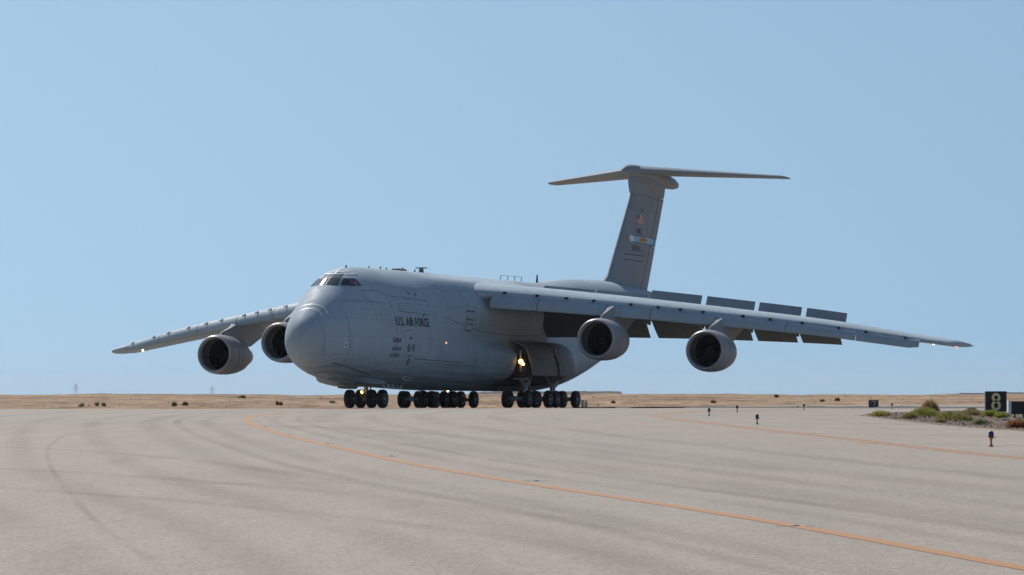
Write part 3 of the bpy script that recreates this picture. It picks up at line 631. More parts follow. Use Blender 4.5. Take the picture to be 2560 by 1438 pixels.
# flag (stripes with a blue canton)
x0, x1, z0, z1 = 62.95, 64.25, 15.02, 15.72
for k in range(7): fquad([(x0 if k < 4 else x0 + .5, z0 + k * .1), (x1, z0 + k * .1), (x1, z0 + k * .1 + .055), (x0 if k < 4 else x0 + .5, z0 + k * .1 + .055)], 'red' if k % 2 else 'pink', 'flag_stripe')
for k in range(6): fquad([(x0 if k < 3 else x0 + .5, z0 + k * .1 + .055), (x1, z0 + k * .1 + .055), (x1, z0 + k * .1 + .1), (x0 if k < 3 else x0 + .5, z0 + k * .1 + .1)], 'pink' if k % 2 else 'red', 'flag_stripe')
fquad([(x0, z0 + .41), (x0 + .5, z0 + .41), (x0 + .5, z1), (x0, z1)], 'navy', 'flag_canton')
v = [(64.1, 16.08)] + [(64.1 + r_ * math.cos(k * math.pi / 5), 16.08 + r_ * math.sin(k * math.pi / 5)) for k in range(10) for r_ in ((.24 if k % 2 else .1),)]
decal('star_emblem', v, [(0, k + 1, (k + 1) % 10 + 1) for k in range(10)], FS, M['letter'], fin)
# tail band
fquad([(61.6, 13.42), (68.1, 13.36), (68.4, 13.9), (61.75, 13.94)], 'blue', 'tail_band')
fstrip([(61.7, 13.95), (68.4, 13.92)], .05, 'letter', 'band_edge', FS2); fstrip([(61.55, 13.41), (68.1, 13.35)], .05, 'letter', 'band_edge', FS2)
decal('band_diamond', [(62.75, 13.67), (64.3, 13.38), (65.85, 13.66), (64.3, 13.93)], [(0, 1, 2, 3)], FS2, M['gold'], fin)
decal('band_diamond', [(63.5, 13.45), (65.1, 13.45), (65.1, 13.88), (63.5, 13.88)], [(0, 1, 2, 3)], fin_side(.032), M['gold'], fin)
lettering('DOVER', fin_side(.04), 63.55, 65.05, 13.54, 13.80, M['letter'], fin)
decal('bird_head', [(60.95, 13.55), (61.3, 13.40), (61.75, 13.38), (61.9, 13.65), (61.75, 13.92), (61.2, 13.95), (60.95, 13.8)], [tuple(range(7))], FS2, M['white'], fin)
decal('bird_beak', [(60.6, 13.62), (60.95, 13.45), (61.1, 13.65), (60.95, 13.82), (60.7, 13.85)], [tuple(range(5))], fin_side(.034), M['gold'], fin)
fstrip([(fLE(z) + .775 * (fTE(z) - fLE(z)), z) for z in (10.2, 12, 14, 16, 17.3)], .03, 'nacelle', 'rudder_joint', FS2)
fstrip([(62.1, 17.42), (66, 17.3), (68.2, 17.15), (69.2, 17.6)], .03, 'seam', 'seam')
# bullet
rings = []
for s, zc, hh, hw in ((60.45, 19.10, .03, .03), (60.6, 19.13, .20, .20), (61.0, 19.18, .36, .36), (61.8, 19.24, .47, .5), (63, 19.28, .50, .6), (65, 19.24, .52, .66), (67.5, 19.10, .56, .68), (70, 18.95, .60, .62), (71.5, 18.86, .58, .54), (72.8, 18.78, .47, .42), (73.7, 18.72, .30, .27), (74.1, 18.70, .12, .1), (74.15, 18.70, .02, .02)):
    rings.append([P(s, hw * math.sin(k * math.pi / 12), zc + hh * math.cos(k * math.pi / 12)) for k in range(24)])
MB().loft(rings).build('bullet_fairing', M['tail'], fin, 60)
def stab(sd):
    rings = []
    for y in list(np.linspace(.3, 10.0, 12)) + [10.2, 10.35, 10.44, 10.47]:
        k = (y - .3) / 10.17; le = 62.6 + 7.6 * k; c = 8.0 - 5.3 * k
        if y > 10: e = math.sqrt(max(0, 1 - ((y - 10) / .475) ** 2)); le += c * (1 - e) * .8; c *= max(.1, e)
        z0_ = 19.30 - .36 * k; r = []
        for x in XS[::-1]: r.append(P(le + x * c, sd * y, z0_ + foil(x, .10, True) * c * .9))
        for x in XS[1:-1]: r.append(P(le + x * c, sd * y, z0_ + foil(x, .10, False) * c * .9 - .02 * c * 0))
        r.append(P(le + c, sd * y, z0_ - .02)); rings.append(r)
    return MB().loft(rings).build('tailplane', M['tail'], fin, 50)
stab(1); stab(-1)

# ---- undercarriage
tm = MB().lathe([(-.17, .34), (-.19, .42), (-.205, .52), (-.185, .585), (-.12, .615), (0, .622), (.12, .615), (.185, .585), (.205, .52), (.19, .42), (.17, .34)], Matrix.Rotation(R(90), 4, 'Z'), 36, False); tyre_me = mesh(tm.v, tm.f, True, 40); tyre_me.materials.append(M['tyre'])
rm = MB().lathe([(-.185, .02), (-.175, .12), (-.12, .16), (-.11, .24), (-.185, .30), (-.195, .345), (.195, .345), (.185, .30), (.11, .24), (.12, .16), (.175, .12), (.185, .02)], Matrix.Rotation(R(90), 4, 'Z'), 24, False)
for k in range(8):
    a = k * math.pi / 4
    for sd in (-1, 1): rm.box((.20 * math.cos(a), sd * .135, .20 * math.sin(a)), (.035, .05, .035))
rim_me = mesh(rm.v, rm.f, True, 40); rim_me.materials.append(M['rim'])
def wheel(s, y, parent, z=.612):
    t = bpy.data.objects.new('wheel', tyre_me); C.objects.link(t); t.parent = parent; t.location = P(s, y, z)
    r = bpy.data.objects.new('wheel_rim', rim_me); C.objects.link(r); r.parent = t
    return t
for y in (-1.19, -.40, .40, 1.19): wheel(9.38, y, ac)
ng = MB(); ng.tube(P(9.38, -1.3, .62), P(9.38, 1.3, .62), .09).tube(P(9.38, 0, .55), P(9.38, 0, 1.15), .10, n=12).box(P(9.38, 0, .62), (.3, .5, .3))
ng = ng.build('nose_gear_strut', M['strut'], ac, 40)
MB().tube(P(9.38, 0, 1.1), P(9.38, 0, 1.9), .15, n=14).tube(P(9.0, 0, 1.0), P(9.25, 0, .75), .05).tube(P(9.9, .3, 1.8), P(9.4, .15, .9), .05).build('nose_gear_leg', M['strut'], ac, 40)
MB().box(P(9.15, -.18, 1.02), (.12, .16, .16)).build('lamp_bracket', M['strut'], ac)
MB().lathe([(-.05, .01), (-.045, .09), (.03, .09), (.06, .03)], Matrix.Translation(P(9.05, -.18, 1.05)), 14).build('taxi_lamp', M['lampw'], ac, 60)
# nose gear doors (pale inside faces) and chin fairing
for sd in (1, -1):
    dr = MB().loft([[P(s, sd * 1.55, 1.66), P(s, sd * 1.59, 1.66), P(s, sd * (1.66), zb_), P(s, sd * 1.62, zb_)] for s, zb_ in ((8.3, 1.52), (8.5, 1.32), (9.5, 1.28), (11.4, 1.27), (11.7, 1.42))]).build('nose_gear_door', M['strut'], ac, 40)
    for s in (8.9, 9.7, 10.5, 11.1): MB().box(P(s, sd * 1.645, 1.47), (.05, .05, .26)).build('door_hinge', M['dark'], dr)
MB().loft([[P(s, y_ * w_, z_) for y_, z_ in ((-1, zb_ + .5), (1, zb_ + .5), (.92, zb_ + .15), (.6, zb_), (-.6, zb_), (-.92, zb_ + .15))] for s, w_, zb_ in ((2.6, .5, 2.12), (3.4, 1.0, 1.86), (4.4, 1.45, 1.66), (5.5, 1.75, 1.52), (6.8, 1.9, 1.43), (8.2, 1.95, 1.40), (8.3, 1.95, 1.42))]).build('chin_fairing', M['grey'], ac, 40)
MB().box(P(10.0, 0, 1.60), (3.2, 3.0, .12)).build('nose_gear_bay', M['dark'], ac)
# main gear pods
def pod(sd, stations, name):
    rings = []
    for s, yo, zt, zb_ in stations:
        r = []; zc = (zt + zb_) / 2
        for k in range(25):
            t = math.pi * k / 24; r.append(P(s, sd * (2.2 + (yo - 2.2) * math.sin(t) ** .55), zc + (zt - zb_) / 2 * math.copysign(abs(math.cos(t)) ** .75, math.cos(t))))
        rings.append(r)
    return MB().loft(rings).build(name, M['grey'], ac, 40)
for sd in (1, -1):
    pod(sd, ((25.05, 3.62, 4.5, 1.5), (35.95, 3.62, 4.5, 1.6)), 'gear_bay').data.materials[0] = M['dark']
    # curved doors hinged outwards at the top of the pod
    for a, b in ((26.25, 31.0), (31.55, 35.75)):
        rings = []
        for s in np.linspace(a, b, 9):
            k = 1 - .05 * max(0, (s - 34.5)); r1 = []; r2 = []; lead = .12 * max(0, 27.4 - s)
            for t in np.linspace(0, 1, 12):
                ang = t * R(82); y_ = 3.45 + 2.0 * math.sin(ang) ** .8 + (0 if t < .8 else .04) - lead * .3; z_ = 4.74 - 1.72 * (1 - math.cos(ang)) - .95 * max(0, t - .55) / .45
                r1.append(P(s, sd * y_ * k, z_)); r2.append(P(s, sd * (y_ - .07) * k, z_ - .07))
            rings.append(r1 + r2[::-1])
        d_ = MB().loft(rings).build('gear_door', M['door'], ac, 50)
    # bogies
    for sB in (28.94, 34.51):
        yB = sd * 4.01
        lg = MB().tube(P(sB - .7, yB, 1.25), P(sB - .7, yB, 3.2), .21, n=16).tube(P(sB - .7, yB + sd * .35, 3.0), P(sB - .7, yB + sd * .3, 1.5), .07).build('main_gear_leg', M['strut'], ac, 40)
        MB().tube(P(sB - .7, yB, .75), P(sB - .7, yB, 1.5), .14, n=14).build('oleo', M['oleo'], lg, 40)
        MB().tube(P(sB - 2.2, yB, 2.3), P(sB - .75, yB, 1.35), .08).tube(P(sB + .5, yB, 2.4), P(sB - .6, yB, 1.4), .08).build('drag_brace', M['gear'], lg, 40)
        MB().box(P(sB - 1.15, yB, .66), (2.6, .34, .34)).tube(P(sB, yB - 1.6, .62), P(sB, yB + 1.6, .62), .15, n=12).tube(P(sB - 2.2, yB - .85, .62), P(sB - 2.2, yB + .85, .62), .13, n=12).build('bogie_beam', M['gear'], lg, 40)
        MB().box(P(sB - .7, yB, 2.05), (.5, .75, .55)).box(P(sB - .95, yB + sd * .35, 2.3), (.1, .5, .7)).build('gear_yoke', M['gear'], lg, 40)
        for ds, dy in ((0, -1.52), (0, -.5), (0, .5), (0, 1.52), (-2.2, -.8), (-2.2, .8)): wheel(sB + ds, yB + dy, ac)
    # front opening of the pod: frame and landing lamp
    lf = MB().box(P(25.6, sd * 4.72, 3.3), (.1, .10, 1.5)).box(P(26.0, sd * 4.6, 2.05), (.3, 1.0, .08)).tube(P(26.0, sd * 4.5, 2.1), P(27.6, sd * 4.2, 1.4), .12).build('bay_frame', M['strut'], ac)
    pl = MB().box(P(26.0, sd * 4.5, 2.8), (.05, .9, 1.4)).build('bay_shade_panel', M['dark'], ac)  # solid dark panel, painted in for the shade of the open bay
    if sd > 0:
        MB().lathe([(-.08, .01), (-.07, .15), (.03, .16), (.1, .05)], Matrix.Translation(P(25.42, 4.8, 3.26)), 18).lathe([(-.06, .01), (-.05, .10), (.03, .10), (.07, .03)], Matrix.Translation(P(25.5, 4.95, 3.08)), 14).build('landing_lamp', M['lampw'], ac, 60)
MB().lathe([(-.05, .01), (-.03, .055), (.03, .055), (.05, .01)], Matrix.Translation(P(14.7, y_at(14.7, 4.4) + .02, 4.4)), 10).build('formation_lamp', M['lampa'], ac, 60)
MB().lathe([(-.06, .01), (-.04, .07), (.04, .07), (.06, .01)], Matrix.Translation(P(22.6, .4, 1.17)), 10).build('beacon_lamp', M['lamps'], ac, 60)

# ---- roof antennas and rails
def blade(s, h_, L=.3, y=0, m='dark', base=9.34): MB().loft([[P(s, y - .03, base - .1), P(s + L, y - .03, base - .1), P(s + L, y + .03, base - .1), P(s, y + .03, base - .1)], [P(s + L * .4, y - .012, base + h_), P(s + L, y - .012, base + h_), P(s + L, y + .012, base + h_), P(s + L * .4, y + .012, base + h_)]]).build('blade_antenna', M[m], ac)
for s, h_ in ((9.7, .13), (11.6, .18), (12.6, .14), (15.4, .26), (16.0, .12), (17.5, .2), (6.0, .06)): blade(s, h_, .22)
MB().box(P(14.9, 0, 9.42), (1.3, .5, .12)).build('antenna_fairing', M['exhaust'], ac)
MB().tube(P(18.8, 0, 9.2), P(18.8, 0, 9.66), .19, .15, 14).tube(P(18.8, 0, 9.66), P(18.8, 0, 9.72), .42, .42, 16).build('satcom_antenna', M['gear'], ac, 40)
rl = MB()
for s in (33.6, 35.0, 36.4, 37.8): rl.tube(P(s, 0, 9.3), P(s + .15, 0, 9.72), .03, n=6)
rl.tube(P(33.7, 0, 9.71), P(38.0, 0, 9.73), .014, n=6).build('roof_rail', M['gear'], ac)
blade(40.9, .62, .35, base=9.4)

# ------------------------------------------------------------------ airfield furniture
LM = dict(lens=mat('edge_light_lens', (0.008, 0.010, 0.095), 0.2, spec=0.6, var=0.2, scale=20), cap=mat('edge_light_cap', (0.01, 0.011, 0.05), 0.4, var=0.2, scale=20),
          post=mat('edge_light_post', (0.50, 0.24, 0.035), 0.6, var=0.25, scale=25), base=mat('edge_light_base', (0.10, 0.085, 0.06), 0.8, var=0.3, scale=25))
def part_meshes():
    I = Matrix.Rotation(R(-90), 4, 'Y')      # lathe axis up
    return [('base_plate', mesh(*(lambda b: (b.v, b.f))(MB().lathe([(0, .055), (.012, .055), (.02, .035), (.03, .03)], I, 16)), True, 40), LM['base']),
            ('post', mesh(*(lambda b: (b.v, b.f))(MB().lathe([(.03, .022), (.05, .03), (.07, .022), (.13, .022), (.15, .030), (.185, .038), (.19, .05), (.20, .05)], I, 16)), True, 40), LM['post']),
            ('lens', mesh(*(lambda b: (b.v, b.f))(MB().lathe([(.201, .052), (.215, .058), (.26, .057), (.30, .053), (.322, .040), (.334, .018), (.338, .001)], I, 18)), True, 50), LM['lens']),
            ('clamp', mesh(*(lambda b: (b.v, b.f))(MB().box((.075, 0, .196), (.05, .03, .014)).box((0, 0, .197), (.125, .125, .010)), ), True), LM['cap'])]
pm = part_meshes()
for _, me, m_ in pm: me.materials.append(m_)
lights = [(10.19, 72.88, 'nearest blue taxiway edge light on a yellow post, below the sign numbered 8'), (8.12, 113.52, 'blue taxiway edge light second nearest the camera, inside the bend of the double line'),
          (8.24, 143.29, 'blue taxiway edge light nearest the tip of the curved double orange line'), (10.63, 161.79, 'small blue taxiway edge light behind the bend, left of the far one'),
          (15.38, 180.54, 'small distant blue taxiway edge light at the pavement edge left of the sign numbered 7'), (21.59, 194.64, 'farthest small edge light just right of the sign numbered 7')]
for k, (x, y, lab) in enumerate(lights):
    e = tag(empty('taxiway_edge_light', (x, y, g(y) + .002), .3 * k), lab, 'light', 'blue taxiway edge lights')
    for nm, me, m_ in pm:
        o = bpy.data.objects.new(nm, me); C.objects.link(o); o.parent = e
# flush centre line lights: ring, two lens blocks, saw cut either side
FM = dict(body=mat('flush_light_body', (0.09, 0.09, 0.09), 0.5, 0.5, var=0.3, scale=20), lens=mat('flush_light_lens', (0.75, 0.78, 0.78), 0.15, var=0.1, scale=20), cut=mat('sealant_dark', (0.045, 0.045, 0.05), 0.7, var=0.3, scale=20))
b1 = MB().lathe([(0, .14), (.012, .135), (.02, .10), (.022, .02)], Matrix.Rotation(R(-90), 4, 'Y'), 20); bm_me = mesh(b1.v, b1.f, True, 40)
b2 = MB().box((0, 0, .026), (.05, .12, .012)); l_me = mesh(b2.v, b2.f)
b3 = MB().box((.34, .02, .0045), (.40, .05, .006)).box((-.33, -.02, .0045), (.36, .045, .006)); c_me = mesh(b3.v, b3.f)
for me, m_ in ((bm_me, 'body'), (l_me, 'lens'), (c_me, 'cut')): me.materials.append(FM[m_])
fx = [(2.67, 32.42), (0.33, 47.59), (-2.26, 64.06), (-4.19, 77.44), (-5.93, 90.91), (-7.86, 108.96), (-9.36, 125.55), (-10.15, 140.79), (-10.43, 153.88), (-10.25, 165.98), (-9.37, 175.33)]
words = ['nearest the camera', 'second from the camera', 'third from the camera', 'fourth from the camera', 'fifth from the camera', 'sixth from the camera', 'at the leftmost bend of the line', 'just past the bend of the line', 'third from the far end', 'second from the far end', 'farthest, in front of the nose wheels']
for (x, y), w_ in zip(fx, words):
    e = tag(empty('flush_pavement_light', (x, y, g(y)), .1), 'flush pavement light beside the orange line, ' + w_, 'light', 'flush lights along the centre line')
    e.scale = (.36, .36, .55)
    for nm, me in (('housing', bm_me), ('lens', l_me), ('sealed_cut', c_me)):
        o = bpy.data.objects.new(nm, me); C.objects.link(o); o.parent = e
        if nm == 'sealed_cut': o.location.z = -.003

# guidance signs
GM = dict(panel=mat('sign_black', (0.010, 0.010, 0.011), 0.45, var=0.3, scale=3), worn=mat('sign_grey_black', (0.07, 0.075, 0.073), 0.6, var=0.3, scale=5), num=mat('sign_number', (0.95, 0.76, 0.38), 0.6, var=0.08, scale=4), numw=mat('sign_number_faded', (0.55, 0.46, 0.33), 0.7, var=0.2, scale=4),
          white=mat('sign_end_white', (0.78, 0.80, 0.80), 0.6, var=0.05, scale=3), leg=mat('sign_leg', (0.06, 0.05, 0.045), 0.7, var=0.3, scale=5), box=mat('cabinet_grey', (0.30, 0.28, 0.25), 0.7, var=0.15, scale=2))
def ring_num(bm, cx, cz, rx, rz, t, y, n=28):
    v = []; f = []
    for k in range(n):
        a = k * 2 * math.pi / n
        for d in (0, 1):
            for yy in (y, y - .008): v.append((cx + (rx - t * d) * math.cos(a), yy, cz + (rz - t * d) * math.sin(a)))
    for k in range(n):
        j = (k + 1) % n; a, b = 4 * k, 4 * j; f += [(a + 1, b + 1, b + 3, a + 3), (a, a + 1, b + 1, b), (a + 2, b + 2, b + 3, a + 3), (a, b, b + 2, a + 2)]
    bm.add(v, f)
def sign_base(name, x, y, z, w_, h_, m_, lab, lift, rz=0, depth=.22, gr=None):
    e = tag(empty(name, (x, y, z), rz), lab, 'sign', gr)
    MB().box((0, 0, lift + h_ / 2), (w_, depth, h_)).build('panel', GM[m_], e)
    fr = MB()
    for s in (-1, 1): fr.box((s * (w_ / 2 + .012), 0, lift + h_ / 2), (.026, depth + .03, h_ + .05)); fr.box((0, 0, lift + h_ / 2 + s * (h_ / 2 + .012)), (w_ - .002, depth + .028, .026))
    fr.build('frame', GM['leg'], e)
    for s in (-.7, .7): MB().box((s * w_ / 2, 0, (lift - .015) / 2), (.06, .08, lift + .02)).build('leg', GM['leg'], e)
    return e
px8 = 138.1 / FPX
s8 = sign_base('taxiway_sign', 19.50, 138.1, .03, .80, .77, 'panel', 'black sign with a large pale yellow 8 standing behind the green bushes', 'lift' and .20, gr='airfield distance signs')
b = MB(); ring_num(b, 0, .20 + .545, .175, .185, .10, -.112); ring_num(b, 0, .20 + .222, .19, .215, .105, -.112); b.build('number_8', GM['num'], s8)
s7 = sign_base('taxiway_sign', 21.42, 203.0, g(203), .52, .40, 'worn', 'small faded dark sign with a 7 standing on far pavement before the sand', .07, gr='airfield distance signs')
MB().box((.0, -.115, .07 + .345), (.24, .008, .045)).loft([[(-.03, -.119, .07 + .05), (.03, -.119, .07 + .05), (.125, -.119, .07 + .325), (.07, -.119, .07 + .325)], [(-.03, -.111, .07 + .05), (.03, -.111, .07 + .05), (.125, -.111, .07 + .325), (.07, -.111, .07 + .325)]]).build('number_7', GM['numw'], s7)
sb = tag(empty('sign_board', (18.86, 130.0, .03), R(4)), 'plain black sign board with a white end panel, cut off by the right edge', 'sign')
MB().box((.78, 0, .39), (1.45, .20, .49)).build('panel', GM['panel'], sb)
MB().box((0.0, -.02, .355), (.11, .30, .63)).build('end_panel', GM['white'], sb)
for x in (.22, .55, 1.1): MB().box((x, 0, .105), (.05, .07, .22)).build('leg', GM['leg'], sb)
cb = tag(empty('equipment_cabinet', (5.9, 287.0, g(287))), 'small pale grey equipment cabinet behind the rearmost wheel', 'cabinet')
MB().box((0, 0, .32), (.24, .25, .62)).build('body', GM['box'], cb); MB().box((.28, 0, .30), (.24, .25, .56)).build('side_unit', GM['box'], cb); MB().box((.13, 0, .65), (.62, .3, .04)).build('cap', GM['leg'], cb)

# gravel island on the right with bushes
def poly_in(x, y, poly):
    c = False; n = len(poly)
    for i in range(n):
        (x1, y1), (x2, y2) = poly[i], poly[(i + 1) % n]
        if (y1 > y) != (y2 > y) and x < (x2 - x1) * (y - y1) / (y2 - y1) + x1: c = not c
    return c
GP = [(14.67, 142.3), (14.18, 126.6), (13.98, 116.3), (14.0, 107.5), (14.1, 101.7), (14.4, 96.5), (15.2, 84), (17, 72), (60, 72), (60, 178), (26.5, 177.4), (23.9, 170.7), (19.7, 163.5), (16.5, 153.6), (15.1, 146.5)]
gm = bmesh.new(); vs = [gm.verts.new((x, y, g(y) + .03)) for x, y in GP]; gm.faces.new(vs)
bot = [gm.verts.new((x - (.06 if x < 50 else 0), y, g(y) - .01)) for x, y in GP]
for i in range(len(GP)): gm.faces.new((vs[i], bot[i], bot[(i + 1) % len(GP)], vs[(i + 1) % len(GP)]))
bmesh.ops.triangulate(gm, faces=[f_ for f_ in gm.faces if len(f_.verts) > 4]); me = bpy.data.meshes.new('m'); gm.to_mesh(me); gm.free()
tag(obj('gravel_bed', me, mat('gravel_soil', (0.10, 0.066, 0.044), 0.95, scale=3, col2=(0.21, 0.145, 0.10), bump=.8, bscale=14, detail=9)), kind='structure')
sv = []; sf = []
def stone(x, y, z, r):
    n = len(sv); a = random.random() * 6.28
    for k, (px, py, pz) in enumerate(((1, 0, 0), (.3, .9, .1), (-.9, .3, 0), (-.4, -.9, .1), (.5, -.8, 0), (0, .1, .75))):
        q = r * random.uniform(.7, 1.3); sv.append((x + q * (px * math.cos(a) - py * math.sin(a)), y + q * (px * math.sin(a) + py * math.cos(a)), z + r * pz * random.uniform(.7, 1.3)))
    for i in range(5): sf.append((n + i, n + (i + 1) % 5, n + 5))
cnt = 0
while cnt < 9000:
    y = random.uniform(84, 172); x = 14 + random.expovariate(.22)
    if x < 40 and poly_in(x, y, GP): stone(x, y, g(y) + .028, random.uniform(.012, .042) * (1 + (random.random() < .04))); cnt += 1
for k in range(500):                     # stray pebbles along the edge
    y = random.uniform(84, 150); x = np.interp(y, [84, 96.5, 107, 116, 126, 142, 150], [15.2, 14.4, 14.0, 13.98, 14.18, 14.67, 15.5]) - random.expovariate(9); stone(x, y, g(y), random.uniform(.008, .025))
tag(obj('gravel_stones', mesh(sv, sf, True), mat('gravel_stone', (0.15, 0.10, 0.07), 0.9, scale=7, col2=(0.34, 0.24, 0.17), detail=2)), 'brown gravel stones spread over the bed on the right', 'gravel', kind='stuff')
rk = MB().loft([[(-.16, -.1, 0), (.16, -.1, 0), (.15, .1, 0), (-.15, .1, 0)], [(-.12, -.07, .10), (.15, -.08, .05), (.13, .08, .06), (-.1, .07, .11)]]).build('rock', mat('pale_rock', (0.42, 0.35, 0.28), 0.9, var=.2, scale=9)); rk.location = (17.5, 121.5, .02); tag(rk, 'single pale flat rock lying on gravel below the plain black sign board', 'rock')

def leaf_mat(name, c1, c2):
    m = mat(name, c1, 0.7, scale=14, col2=c2, detail=3); n = m.node_tree.nodes; l = m.node_tree.links; b = n['Principled BSDF']; src = b.inputs['Base Color'].links[0].from_socket
    t = n.new('ShaderNodeBsdfTranslucent'); l.new(src, t.inputs[0]); x = n.new('ShaderNodeMixShader'); x.inputs[0].default_value = .45; l.new(b.outputs[0], x.inputs[1]); l.new(t.outputs[0], x.inputs[2]); l.new(x.outputs[0], n['Material Output'].inputs['Surface'])
    return m
BM = dict(yellow=leaf_mat('leaf_yellow_green', (0.22, 0.19, 0.03), (0.48, 0.38, 0.09)), green=leaf_mat('leaf_green', (0.14, 0.14, 0.035), (0.36, 0.33, 0.10)), bright=leaf_mat('leaf_bright_green', (0.15, 0.17, 0.03), (0.40, 0.39, 0.09)),
          tan=leaf_mat('grass_tan', (0.30, 0.19, 0.09), (0.55, 0.38, 0.21)), red=leaf_mat('twig_red_brown', (0.18, 0.085, 0.04), (0.40, 0.20, 0.10)), grey=leaf_mat('leaf_grey_green', (0.22, 0.21, 0.12), (0.42, 0.40, 0.25)), dark=leaf_mat('twig_dark', (0.10, 0.095, 0.055), (0.20, 0.19, 0.11)), brown=leaf_mat('leaf_olive_brown', (0.19, 0.15, 0.055), (0.36, 0.29, 0.12)))
stemM = mat('bush_stem', (0.12, 0.085, 0.05), 0.8, var=.3, scale=20)
def bush(name, x, y, z, w_, h_, m_, lab, cat='bush', gr=None, n=900, up=.5, blade_=(.05, .006)):
    r = random.Random(int(x * 100) + int(y)); v = []; f = []; lumps = [(r.uniform(-.62, .62) * w_ / 2, r.uniform(-.5, .5) * w_ / 2, r.uniform(.45, .9) * h_, r.uniform(.30, .5)) for _ in range(7)] + [(0, 0, h_ * .8, .6)]
    for k in range(n):
        lx, ly, lh, lr = r.choice(lumps); a = r.uniform(0, 6.28); q = math.sqrt(r.random()) * lr * w_ / 2; px, py = lx + q * math.cos(a), ly + q * math.sin(a)
        dome = max(.12, 1 - (2 * math.hypot(px, py) / w_) ** 2) ** .5; pz = lh * dome * r.random() ** .55
        d = Vector((px / w_ * 2 * (1 - up) + r.gauss(0, .35), py / w_ * 2 * (1 - up) + r.gauss(0, .35), up + r.random() * .6)).normalized()
        L = blade_[0] * r.uniform(.6, 1.5); side = d.cross(Vector((r.gauss(0, 1), r.gauss(0, 1), r.gauss(0, 1)))).normalized() * blade_[1] * r.uniform(.7, 1.4); p = Vector((px, py, pz)); i = len(v)
        v += [p - side * .5, p + d * L * .5 - side, p + d * L, p + d * L * .5 + side]; f.append((i, i + 1, i + 2, i + 3))
    e = tag(empty(name, (x, y, z)), lab, cat, gr); obj('foliage', mesh(v, f, False), BM[m_], e)
    st = MB()
    for k in range(9): a = r.uniform(0, 6.28); st.tube((0, 0, -.01), (w_ * .3 * math.cos(a) * r.random(), w_ * .3 * math.sin(a) * r.random(), h_ * .6), .008, .003, 5)
    st.build('stems', stemM, e)
    return e
px = lambda n_, d: n_ * d / FPX
GR = 'bushes on the gravel bed'
for x, y, wp, hp, m_, up, n_, lab in (
    (14.5, 134.5, 46, 17, 'yellow', .5, 900, 'low yellow-green bush at the pointed left tip of the gravel bed'),
    (14.75, 126.8, 39, 17, 'green', .5, 900, 'rounded dull green bush second from the left tip of the gravel bed'),
    (18.30, 150.0, 36, 36, 'tan', .85, 1300, 'tall tan dry grass clump rising behind the bright green bush'),
    (15.95, 132.2, 66, 29, 'bright', .55, 1800, 'large bright green bush in front of the tan dry grass'),
    (15.20, 117.4, 80, 32, 'green', .5, 2200, 'widest green bush, in the middle of the gravel bed'),
    (14.35, 115.0, 26, 11, 'brown', .4, 500, 'small low olive bush at the gravel edge left of the widest bush'),
    (20.9, 156.0, 32, 13, 'dark', .4, 500, 'dark twiggy shrub standing on the far side of the gravel bed'),
    (18.25, 136.5, 50, 19, 'brown', .5, 1100, 'olive brown bush left below the sign numbered 8'),
    (18.65, 133.5, 37, 20, 'bright', .55, 1100, 'bright green bush right at the foot of the sign numbered 8'),
    (18.25, 127.5, 46, 18, 'bright', .55, 1200, 'bright green bush left of the white end panel'),
    (14.75, 107.8, 40, 18, 'grey', .4, 800, 'dry grey-green bush near the front gravel edge'),
    (14.75, 99.9, 58, 23, 'red', .35, 1700, 'reddish brown dry bush at the front gravel edge'),
    (15.6, 103.4, 30, 17, 'grey', .45, 700, 'grey-green bush at the right frame edge behind the reddish one'),
    (15.05, 129.4, 22, 11, 'brown', .35, 400, 'little brown dried bush between the dull green and bright green bushes'),
    (14.85, 97.0, 22, 12, 'red', .4, 500, 'small brown bush cut off by the right edge of the frame')):
    W = px(wp, y) * 1.28; H_ = px(hp, y) * 1.0; n_ = int(n_ * 1.5); bush('bush', x, y, g(y) + .02, W, H_ , m_, lab, gr=GR, n=n_, up=up, blade_=(.075 if up < .8 else .16, .008))
GR = 'shrubs in the desert'
def sand_spot(u, v_):
    """point of the sand surface seen in direction (u, v_) from the camera height: used to place the scattered shrubs"""
    for y in np.arange(DESERT0 + 3, 640, 3.0):
        x = (u - 1280) / FPX * y
        if EYE - (v_ - 960) / FPX * y <= zsand(x, y) : return x, y, zsand(x, y)
    return (u - 1280) / FPX * 500, 500, zsand((u - 1280) / FPX * 500, 500)
for u, v_, wp, hp, m_, lab in ((204, 1016, 14, 10, 'grey', 'leftmost low grey-green shrub on the sand'), (243, 1016, 15, 12, 'grey', 'grey-green desert shrub right of the leftmost one'), (259, 1016, 10, 8, 'brown', 'small brown shrub touching the second desert shrub from the left'), (437, 1016, 15, 13, 'brown', 'brown shrub on the sand below the left outer engine'), (463, 1014, 16, 13, 'dark', 'dark twiggy shrub right of the brown one below the outer engine'), 
    (605, 985, 17, 6, 'dark', 'flat dark bush on the skyline below the inner left engine'), (692, 1015, 6, 12, 'red', 'thin reddish dry shrub left of the nose'), (702, 1015, 9, 10, 'brown', 'brown shrub beside the thin reddish one'), (830, 1008, 14, 6, 'grey', 'low grey shrub left of the nose wheels'), 
    (1782, 1009, 13, 7, 'red', 'reddish low shrub on the sand above two edge lights'), (1940, 995, 10, 6, 'dark', 'dark shrub up the sand slope left of centre right'), (2093, 1005, 11, 8, 'red', 'reddish dark shrub left of the sign numbered 7'), (2055, 1006, 10, 6, 'brown', 'brown shrub left of the reddish dark one'), (2330, 1012, 14, 6, 'tan', 'tan grass tuft on far sand right of the tall dry clump'), (1532, 1010, 9, 6, 'brown', 'small brown shrub on sand right of the rear wheels')):
    x, y, z = sand_spot(u, v_); bush('desert_shrub', x, y, z - .02, px(wp, y), px(hp, y), m_, lab, 'shrub', GR, 320, .4, (px(4, y), px(.8, y)))
